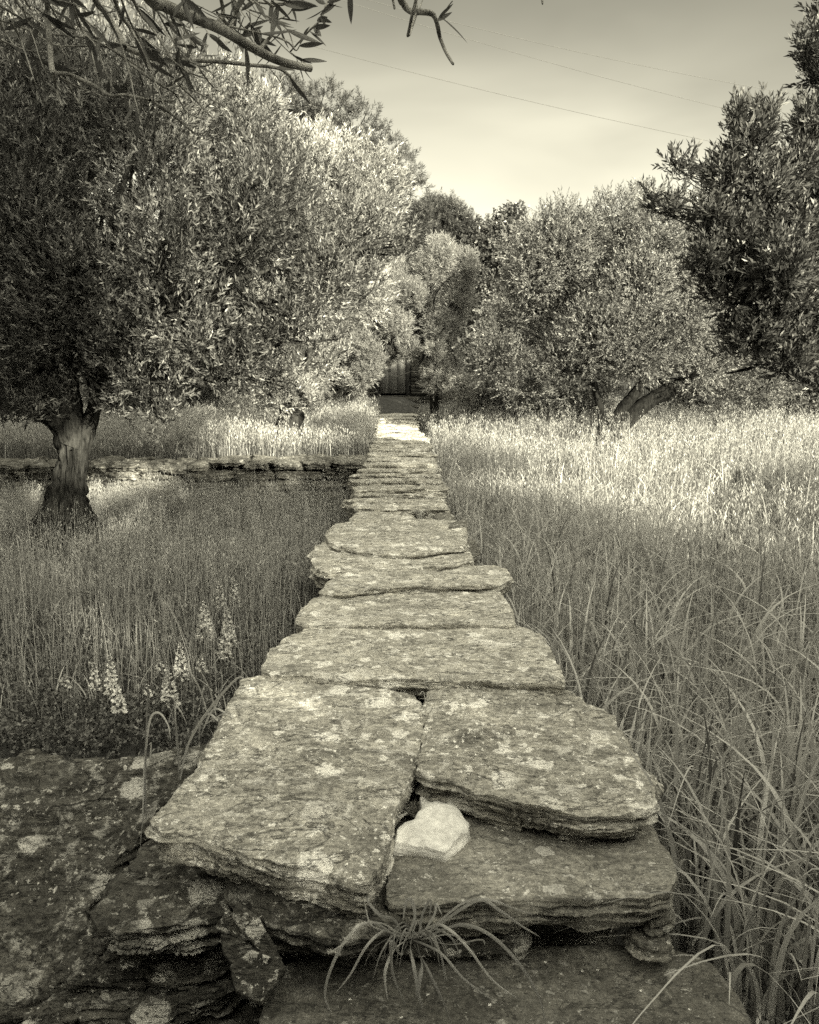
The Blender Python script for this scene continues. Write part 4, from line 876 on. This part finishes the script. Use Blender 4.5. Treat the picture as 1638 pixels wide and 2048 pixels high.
def oats(acc, x, y, h, r, nsp=9, spl=0.028, z=None, stem=0.0028, far=1.0, tone=(0.55, 0.2), droop=1.0):
    """thin stem with a loose head of hanging spikelets"""
    n = len(x); az = r.uniform(0, 6.28, n); bend = r.uniform(0.03, 0.22, n)
    top, b = blades(acc, x, y, h, np.full(n, stem * far), az, bend, r, 3, np.clip(r.normal(0.45, 0.15, n), 0, 1), z)
    out = np.stack([np.cos(az), np.sin(az), np.zeros(n)], 1)
    u = r.uniform(0, 1, (n, nsp)); ln = (0.26 * h)[:, None]
    base = top[:, None] - np.array([0, 0, 1.0]) * (u * ln)[..., None] + out[:, None] * 0.02
    ph = r.uniform(0, 6.28, (n, nsp)); rr_ = r.uniform(0.005, 0.045, (n, nsp)) * (0.5 + u)
    base = base + np.stack([np.cos(ph) * rr_, np.sin(ph) * rr_, np.zeros_like(ph)], -1)
    D = unit(np.stack([np.cos(ph) * .35, np.sin(ph) * .35, -np.ones_like(ph) * droop], -1) + r.normal(size=(n, nsp, 3)) * 0.18 + out[:, None] * 0.25)
    k = n * nsp
    leaves(acc, base.reshape(k, 3), D.reshape(k, 3), spl * r.uniform(0.7, 1.3, k), np.full(k, spl * 0.17 * far) * r.uniform(.7, 1.3, k), np.clip(r.normal(tone[0] + .25, tone[1], k), 0, 1), r, 0.1)
def scatter(n, y0, y1, side, r, xlim=None, power=0.0):
    """points in the part of the field the photo (or a step aside) can see; density falls as 1/distance"""
    y = r.uniform(y0, y1, n)
    half = 0.50 * y + 1.3
    e0 = 0.42 if y0 < 99 else 0
    u = r.uniform(0, 1, n)
    if side > 0: x = np.interp(y, PRY, PRX) + u * (half - np.interp(y, PRY, PRX))
    else: x = np.interp(y, PRY, PLX) - u * (half + np.interp(y, PRY, PLX))
    return x, y
# edges of the path in world x along y (for keeping grass off the stones)
PRY = [0.5, 1.6, 1.9, 2.5, 2.9, 3.4, 4.2, 5.0, 5.8, 6.2, 7.0, 7.8, 9.0, 12.5, 16, 20, 23.5, 24, 40]
PRX = [1.15, 1.0, 0.92, 0.92, 0.88, 0.85, 0.78, 0.62, 0.66, 0.58, 0.5, 0.46, 0.42, 0.44, 0.38, 0.28, 0.16, 0.5, 0.5]
PLX = [-1.6, -1.6, -1.6, -1.6, -1.75, -1.35, -0.70, -0.70, -0.72, -0.70, -0.68, -0.62, -0.66, -0.62, -0.66, -0.78, -0.80, -0.9, -0.9]

ra_ = np.random.default_rng(201)
def patch(x, y, f=0.6, k=3.0): return perlin(np.stack([x * f, y * f, np.full(len(x), k)], 1)) + 0.5 * perlin(np.stack([x * f * 2.7, y * f * 2.7, np.full(len(x), k + 4)], 1))
XT_ = at(125, 1000, 9.2)[0]
def clear(x, y): return np.where((np.abs(x - XT_) < 0.55) & (y > 7.9) & (y < 9.6), 0.25, 1.0)      # grass stands thin round the big trunk
def thin(x, y, p): m_ = ra_.uniform(0, 1, len(x)) < p; return x[m_], y[m_]
def ptone(x, y, m0=0.4, s0=0.3): return np.clip(ra_.normal(m0, s0, len(x)) + 0.22 * patch(x, y, 0.9, 8.0), 0, 1)
# right meadow
G1 = Acc()
x, y = scatter(38000, 2.0, 24, 1, ra_)
x, y = thin(x, y, np.clip(0.75 + 0.6 * patch(x, y, 0.8, 1.0), 0.25, 1))
far = np.clip(y / 9, 0.8, 2.2); pa = patch(x, y, 0.5, 3.0)
hh = ra_.uniform(0.25, 0.80, len(x)) * (1 + 0.35 * pa) * np.interp(y, [2, 4, 8, 24], [0.7, 0.85, 0.95, 1.0])
hh *= np.where((x - np.interp(y, PRY, PRX)) < 0.12, 0.6, 1)
blades(G1, x, y, hh, 0.0065 * far * ra_.uniform(.6, 1.3, len(x)), ra_.uniform(0, 6.28, len(x)), np.abs(ra_.normal(0.22, 0.3, len(x))), ra_, 4, ptone(x, y))
# broad arching leaves, thick near the path, thinning out with distance
x, y = scatter(11000, 2.3, 12.5, 1, ra_)
x, y = thin(x, y, np.clip(1.15 - 0.28 * (x - np.interp(y, PRY, PRX)) + 0.5 * patch(x, y, 0.9, 5.0), 0.12, 1))
n_ = len(x)
blades(G1, x, y, ra_.uniform(0.38, 0.95, n_), ra_.uniform(0.010, 0.028, n_), ra_.uniform(0, 6.28, n_), np.abs(ra_.normal(0.5, 0.4, n_)), ra_, 11, ptone(x, y, 0.85, 0.35), pw=3.4)
tag(G1.build('meadow_grass', M['grass'], None, (3, 8, -0.66)), 'tall green grass of the right meadow', 'grass', kind='stuff')
G2 = Acc()
x, y = scatter(21000, 5.5, 24, 1, ra_)
x, y = thin(x, y, np.clip(0.6 + 0.7 * patch(x, y, 0.7, 6.0), 0.1, 1) * np.interp(y, [5.5, 8], [0.35, 1]))
oats(G2, x, y, ra_.uniform(0.45, 0.85, len(x)) * (1 + 0.3 * patch(x, y, 0.5, 3.0)), ra_, 8, 0.048, far=1.05)
x, y = scatter(420, 3.2, 6.5, 1, ra_)
oats(G2, x, y, ra_.uniform(0.4, 0.8, len(x)), ra_, 8, 0.03)
tag(G2.build('oat_heads', M['grassdry'], None, (3, 12, -0.66)), 'ripening wild oats standing over the right meadow', 'grass', kind='stuff')
# left meadow before the wall
G3 = Acc()
x, y = scatter(34000, 5.8, 11.8, -1, ra_)
x, y = thin(x, y, np.clip(0.75 + 0.6 * patch(x, y, 0.9, 2.0), 0.2, 1) * np.interp(y, [5.8, 7.6], [0.25, 1]) * clear(x, y))
n_ = len(x)
blades(G3, x, y, ra_.uniform(0.15, 0.5, n_) * (0.55 + 0.45 * clear(x, y)) * (1 + 0.3 * patch(x, y, 0.6, 3.5)), 0.0065 * ra_.uniform(.6, 1.4, n_), ra_.uniform(0, 6.28, n_), np.abs(ra_.normal(0.25, 0.28, n_)), ra_, 3, ptone(x, y))
x, y = scatter(2600, 4.4, 9.5, -1, ra_)
x, y = thin(x, y, np.clip(0.5 + 0.9 * patch(x, y, 1.3, 9.0), 0.05, 1)); n_ = len(x)
blades(G3, x, y, ra_.uniform(0.15, 0.5, n_), ra_.uniform(0.005, 0.012, n_), ra_.uniform(0, 6.28, n_), ra_.uniform(0.15, 1.2, n_), ra_, 8, ptone(x, y, 0.75))
x, y = scatter(3600, 4.8, 11.7, -1, ra_); n_ = len(x)
blades(G3, x, y, ra_.uniform(0.4, 0.8, n_), ra_.uniform(0.0035, 0.006, n_), ra_.uniform(0, 6.28, n_), np.abs(ra_.normal(0.12, 0.12, n_)), ra_, 4, np.clip(ra_.normal(0.85, 0.15, n_), 0, 1))
tag(G3.build('meadow_grass', M['grass'], None, (-3, 8, -0.66)), 'fine grass of the left meadow in front of the low wall', 'grass', kind='stuff')
G4 = Acc()
x, y = scatter(14000, 6.6, 11.8, -1, ra_)
x, y = thin(x, y, np.clip(0.6 + 0.7 * patch(x, y, 0.9, 6.5), 0.1, 1) * np.interp(y, [6.6, 8.5], [0.3, 1]) * clear(x, y))
oats(G4, x, y, ra_.uniform(0.32, 0.68, len(x)), ra_, 8, 0.034, far=1.1)
x, y = scatter(700, 4.5, 7.8, -1, ra_)
oats(G4, x, y, ra_.uniform(0.35, 0.7, len(x)), ra_, 7, 0.03, tone=(0.35, 0.25), stem=0.004)
tag(G4.build('oat_heads', M['grassdry'], None, (-3, 8, -0.66)), 'wild oats standing in the left meadow around the big trunk', 'grass', kind='stuff')
# terrace behind the wall
G5 = Acc()
x, y = scatter(30000, 12.85, 24, -1, ra_); n_ = len(x)
blades(G5, x, y, ra_.uniform(0.25, 0.62, n_) * (1 + 0.25 * patch(x, y, 0.7, 3.5)), 0.010 * ra_.uniform(.6, 1.4, n_), ra_.uniform(0, 6.28, n_), np.abs(ra_.normal(0.18, 0.2, n_)), ra_, 3, ptone(x, y))
tag(G5.build('meadow_grass', M['grass'], None, (-3, 16, -0.15)), 'dense grass on the terrace behind the low wall', 'grass', kind='stuff')
G6 = Acc()
x, y = scatter(16000, 12.95, 24, -1, ra_)
oats(G6, x, y, ra_.uniform(0.4, 0.76, len(x)) * (1 + 0.25 * patch(x, y, 0.7, 3.5)), ra_, 8, 0.048, far=1.6)
tag(G6.build('oat_heads', M['grassdry'], None, (-3, 16, -0.15)), 'pale sunlit oats on the terrace behind the low wall', 'grass', kind='stuff')
# herbs: small leaves low on the ground, left foreground and right foot
G7 = Acc()
x, y = scatter(13000, 4.2, 8.6, -1, ra_)
zz = ground_z(x, y) + ra_.uniform(0.0, 0.16, len(x)) * (0.6 + 0.8 * np.clip(perlin(np.stack([x * 2.2, y * 2.2, x * 0], 1)) + .4, 0, 1))
P = np.stack([x, y, zz], 1); D = unit(ra_.normal(size=(len(x), 3)) * .6 + [0, 0, 1.0])
sprigs(G7, None, P, D, ra_.uniform(0.04, 0.11, len(x)), 9, 0.028, 0.015, 1.0, ra_, 0.45, 0.45)
x, y = scatter(3000, 2.2, 6.0, 1, ra_)
P = np.stack([x, y, ground_z(x, y) + ra_.uniform(0, 0.14, len(x))], 1); D = unit(ra_.normal(size=(len(x), 3)) * .6 + [0, 0, 1.0])
sprigs(G7, None, P, D, ra_.uniform(0.03, 0.08, len(x)), 9, 0.022, 0.012, 1.0, ra_, 0.35, 0.4)
tag(G7.build('ground_cover', M['herb'], None, (0, 4, -0.66)), 'low leafy herbs covering the ground at both sides of the path', 'herbs', kind='stuff')

# ------------------------------------------------------------------ flower spikes, daisies, poppies
def spike(px, py, hpx, wpx, label, zt=-0.66):
    """pixel of the spike's middle"""
    # height of the flower head over the ground about 0.3 m
    c = on(px, py, zt + 0.30); Yy = c[1]; gz = float(ground_z(c[0], Yy)); hh = hpx / FPX * Yy; ww = wpx / FPX * Yy
    root = empty('flower_spike', (c[0], Yy, gz)); tag(root, label, 'flower', 'pale flower spikes in the left meadow')
    st = Acc(); lean = rp.uniform(-.02, .02)
    tube(st, [(c[0] - lean, Yy, gz - .02), (c[0] - lean * .4, Yy, (gz + c[2]) / 2), (c[0], Yy, c[2] + hh * .48)], [0.0035, 0.003, 0.0015], 6, 4)
    st.build('stem', M['stem'], root, smooth=True)
    fl = Acc(); n = max(9, int(hpx / 2.2)); rf_ = np.random.default_rng(int(px * 13 + py))
    for i in range(n):
        u = i / (n - 1); a = i * 2.4 + rf_.uniform(-.3, .3); rad = ww * .5 * (1 - u) ** 0.55 * 0.75 + 0.002
        z = c[2] - hh / 2 + u * hh; p = np.array([c[0] + math.cos(a) * rad * .35, Yy + math.sin(a) * rad * .35, z])
        o = np.array([math.cos(a), math.sin(a), 0.15])
        for k in range(5):
            d = unit(o + rf_.normal(size=3) * 0.6); bigleaf(fl, p + o * rad * .35, d, max(0.006, rad * 0.75), max(0.004, rad * .42), rf_)
    fl.build('blossoms', M['petal'], root)
for a in [(409, 1243, 88, 40, 'plump pale flower spike, left of the pair nearest the path'), (455, 1243, 60, 30, 'pale flower spike right above the doubled spikes'), (463, 1272, 42, 26, 'small flower spike rising behind its broader neighbour'), (449, 1290, 56, 34, 'broad loose flower spike leaning against a smaller one'), (440, 1188, 62, 26, 'slim flower spike upper left of the pair by the path'), (468, 1186, 60, 26, 'tall slim flower spike nearest the path edge'), (361, 1322, 78, 34, 'ragged pale flower spike above the slab corner grasses'), (402, 1330, 34, 28, 'short stubby flower spike beside the ragged one'), (338, 1376, 74, 42, 'broad open flower spike closest to the sloping slab'), (222, 1352, 96, 34, 'tallest pale flower spike, at lower left'), (189, 1352, 60, 26, 'thin flower spike left of the tallest one'), (236, 1398, 60, 38, 'bushy flower spike at the foot of the tallest one'), (320, 1330, 26, 24, 'tiny flower head left of the ragged spike'), (130, 1362, 24, 26, 'faint small flower head at far left'), (515, 1048, 44, 18, 'distant flower spike high in the left meadow'), (488, 1104, 50, 18, 'distant slim flower spike below the topmost one'), (418, 1132, 34, 20, 'faint distant flower spike left of the slim one'), (295, 1380, 24, 20, 'small flower head behind the tall bent stalk')]:
    spike(*a)
def daisy(px, py, rpx, label, hgt=0.42, cup=False, nm='daisy'):
    c = on(px, py, -0.66 + hgt); gz = float(ground_z(c[0], c[1])); root = empty(nm, (c[0], c[1], gz)); tag(root, label, 'flower')
    st = Acc(); tube(st, [(c[0] + .03, c[1], gz - .02), (c[0] + .01, c[1], (gz + c[2]) / 2), tuple(c)], [0.002, 0.0018, 0.0015], 6, 4); st.build('stem', M['stem'], root, smooth=True)
    fl = Acc(); rf_ = np.random.default_rng(int(px)); R_ = rpx / FPX * c[1]
    for k in range(12):
        a = k * math.tau / 12; bigleaf(fl, c, (math.cos(a), math.sin(a) , 1.3 if cup else 0.25), R_, R_ * .45, rf_, 0.9)
    fl.build('petals', M['petal'], root)
    ce = Acc(); tube(ce, [c - [0, 0, .002], c + [0, 0, .002], c + [0, 0, .006]], [R_ * .22, R_ * .26, R_ * .1], 10, 2); ce.build('flower_centre', M['stem'], root, smooth=True)
daisy(1375, 1330, 11, 'white daisy open among the grass right of the big slabs'); daisy(1241, 1246, 9, 'white daisy half hidden in the grass right of the path')
daisy(547, 1090, 7, 'upper of two small pale cup flowers left of the path', 0.3, True, 'cup_flower'); daisy(575, 1110, 7, 'lower of two small pale cup flowers left of the path', 0.3, True, 'cup_flower'); daisy(603, 1152, 7, 'pale cup flower close to the left edge of the path', 0.2, True, 'cup_flower')

# ------------------------------------------------------------------ separate grass plants on the stones
def ribbon(acc, pts, w0, r, tone=0.6, nrm=None):
    P = np.asarray(pts, float); k = len(P); out = []
    for i in range(k - 1):
        p0 = P[max(i - 1, 0)]; p1 = P[i]; p2 = P[i + 1]; p3 = P[min(i + 2, k - 1)]
        t = np.linspace(0, 1, 7, endpoint=False)[:, None]
        out.append(0.5 * ((2 * p1) + (-p0 + p2) * t + (2 * p0 - 5 * p1 + 4 * p2 - p3) * t ** 2 + (-p0 + 3 * p1 - 3 * p2 + p3) * t ** 3))
    C = np.vstack(out + [P[-1:]]); n = len(C); T = unit(np.gradient(C, axis=0))
    vw = unit(C - np.array([0.3, 0.2, 1.2])); base = np.cross(T, np.array([r.uniform(-.4, .4), 1.0, r.uniform(-.8, .3)])); S = unit(base); Nn = unit(np.cross(S, T))
    u = np.linspace(0, 1, n); wv = w0 * 0.5 * np.clip(np.sin(np.pi * (0.12 + 0.88 * u)) ** 0.7, 0.04, 1) 
    V = np.stack([C - S * wv[:, None] + Nn * (wv * .4)[:, None], C, C + S * wv[:, None] + Nn * (wv * .4)[:, None]], 1).reshape(-1, 3)
    Q = []
    for i in range(n - 1): a = i * 3; Q += [(a, a + 1, a + 4, a + 3), (a + 1, a + 2, a + 5, a + 4)]
    acc.add(V, Q, None, tone)
tf = Acc(); rt = np.random.default_rng(301)
YT2 = 2.04
tufts = [([(800, 1880), (745, 1845), (700, 1870), (665, 1930), (650, 1990), (665, 2030)], 9), ([(805, 1880), (770, 1850), (720, 1850), (690, 1885), (660, 1905)], 9), ([(808, 1878), (790, 1840), (760, 1830), (735, 1800), (745, 1790)], 8), ([(812, 1880), (830, 1835), (822, 1800), (812, 1806), (806, 1840)], 9), ([(815, 1880), (790, 1900), (770, 1945), (775, 2000)], 9), ([(815, 1882), (800, 1910), (782, 1880), (786, 1950), (812, 2010)], 10), ([(820, 1880), (826, 1920), (838, 1990), (845, 2020)], 10), ([(822, 1880), (850, 1930), (880, 1990), (905, 2050)], 8), ([(824, 1878), (870, 1850), (900, 1860), (940, 1900), (985, 1960), (1040, 2000)], 8), ([(850, 1872), (920, 1810), (975, 1800), (1030, 1818), (1068, 1830)], 8), ([(850, 1872), (905, 1830), (960, 1800), (1000, 1822), (1040, 1850), (1080, 1874)], 9), ([(852, 1874), (920, 1850), (980, 1870), (1040, 1930), (1080, 2000), (1092, 2060)], 9), ([(848, 1876), (900, 1890), (960, 1880), (970, 1890)], 7), ([(840, 1876), (868, 1830), (872, 1808), (884, 1830)], 7), ([(838, 1876), (845, 1830), (862, 1800), (858, 1840)], 7), ([(826, 1880), (880, 1905), (930, 1960), (1000, 2010)], 7), ([(820, 1878), (776, 1860), (735, 1890), (700, 1950), (672, 1985)], 7), ([(832, 1880), (842, 1930), (835, 1980), (830, 2000)], 12), ([(842, 1880), (900, 1870), (940, 1890)], 7), ([(810, 1880), (780, 1865), (742, 1850), (728, 1800)], 6)]
for p, w_ in tufts:
    k = len(p); P = []
    for i, (a, b) in enumerate(p):
        f = i / (k - 1); Yy = 2.20 - 0.16 * math.sin(min(1, f * 1.6) * math.pi / 2)
        c_ = at(a, b, Yy)
        if c_[2] < -0.335: c_ = on(a, b, -0.335)
        P.append(c_)
    ribbon(tf, P, w_ / FPX * 2.15 * 0.8, rt, rt.uniform(0.25, 0.75))
for i in range(16):
    an = rt.uniform(0, 6.28); ll_ = rt.uniform(0.05, 0.17); b0 = at(815 + rt.uniform(-18, 35), 1878, 2.2); hh_ = rt.uniform(0.02, 0.07)
    o_ = np.array([math.cos(an), -abs(math.sin(an)) * .8 - .1, 0]); P = [b0, b0 + o_ * ll_ * .4 + [0, 0, hh_], b0 + o_ * ll_ * .8 + [0, 0, hh_ * .5], b0 + o_ * ll_ + [0, 0, -0.03]]
    ribbon(tf, P, rt.uniform(0.003, 0.007), rt, rt.uniform(0.1, 0.6))
c_ = at(830, 1880, 2.2); tag(tf.build('grass_tuft', M['grassdry'], None, tuple(c_)), 'drooping grass tuft growing over the bottom step', 'grass tuft')
STK = [([(292, 1640), (290, 1560), (292, 1480), (295, 1380)], 8, 2.75), ([(285, 1640), (290, 1520), (300, 1440), (318, 1426), (336, 1450), (341, 1480)], 8, 2.75), ([(358, 1560), (356, 1500), (350, 1440), (348, 1380)], 8, 2.95), ([(360, 1560), (376, 1490), (410, 1430), (470, 1360), (490, 1358)], 10, 2.95), ([(356, 1520), (352, 1470), (350, 1416), (362, 1424), (374, 1450)], 8, 2.95), ([(398, 1480), (402, 1440), (420, 1428), (445, 1450), (452, 1440)], 8, 3.3), ([(402, 1470), (425, 1420), (448, 1424), (455, 1430)], 7, 3.3), ([(415, 1430), (400, 1380), (378, 1340), (372, 1320)], 6, 3.3), ([(432, 1430), (420, 1380), (400, 1340)], 5, 3.3), ([(300, 1520), (302, 1488), (298, 1490)], 5, 2.8), ([(428, 1420), (445, 1390), (455, 1440)], 5, 3.3), ([(405, 1452), (450, 1425), (462, 1428)], 5, 3.3), ([(280, 1700), (286, 1640), (300, 1615), (330, 1590)], 4, 2.6)]
for sel, lb in ((lambda k_: k_[0][0][0] < 310, 'tall pale grass stalks, one bent over, in the crevice left of the big slab'), (lambda k_: 310 < k_[0][0][0] < 380, 'straight and slanting pale stalks growing right of the bent one'), (lambda k_: k_[0][0][0] > 380, 'thin curving grass blades at the back left corner of the big slab')):
    t2 = Acc(); ks = [k_ for k_ in STK if sel(k_)]
    for p, w_, y0 in ks: ribbon(t2, [at(a, b, y0) for a, b in p], w_ * 0.6 / FPX * y0, rt, rt.uniform(0.2, 0.7))
    c_ = at(*ks[0][0][0], ks[0][2]); tag(t2.build('grass_plant', M['grassdry'], None, tuple(c_)), lb, 'grass', 'grass plants by the big slab')
t3 = Acc()
for bx, by, n_, s_ in [(880, 1372, 12, 45), (855, 1400, 6, 30), (770, 1368, 5, 20), (940, 1366, 6, 30), (890, 1130, 9, 22), (700, 1178, 6, 16), (840, 1032, 9, 18), (860, 1036, 6, 14)]:
    for i in range(n_):
        dx = rt.uniform(-1, 1) * s_; dy = rt.uniform(0.1, 1) * s_ * .9
        c0 = on(bx + rt.uniform(-.3, .3) * s_, by, 0.0); sc_ = c0[1] / FPX
        ribbon(t3, [c0 - [0, 0, .05], c0 + [dx * .4 * sc_, -0.01, dy * .8 * sc_], c0 + [dx * sc_, -0.02, dy * .4 * sc_ + .01]], 0.003 * c0[1] / 3, rt, rt.uniform(0.3, 1))
tag(t3.build('joint_grass', M['grassdry'], None, (0, 4, 0)), 'thin dry grass sprouting from the joints of the path', 'grass', kind='stuff')
# litter: fallen blossoms and leaf bits on the smooth slabs
lt = Acc()
for px, py, z in [(1165, 1942, -.355), (1195, 1940, -.355), (1122, 1948, -.355), (1280, 1982, -.355), (855, 1990, -.355), (802, 2035, -.355), (850, 1756, -.128), (798, 1758, -.128), (990, 1655, -.128), (1005, 1662, -.128), (782, 1742, -.128), (1090, 1925, -.355), (700, 2000, -.355), (980, 2010, -.355), (1380, 2020, -.355)]:
    c0 = on(px, py, z + 0.008)
    for k in range(5): a = k * 1.256 + px; bigleaf(lt, c0, (math.cos(a), math.sin(a), 0.3), 0.006, 0.0035, rt, 1.0)
c0 = on(1235, 1960, -.347); bigleaf(lt, c0, (1, -.3, 0.05), 0.03, 0.007, rt, 0.9); c0 = on(790, 1640, -.12); bigleaf(lt, c0, (1, .5, 0.35), 0.05, 0.012, rt, 0.6)
tag(lt.build('fallen_petals', M['petal'], None, (0.3, 2, -.3)), 'tiny white fallen blossoms scattered on the smooth slabs', 'fallen petals', kind='stuff')
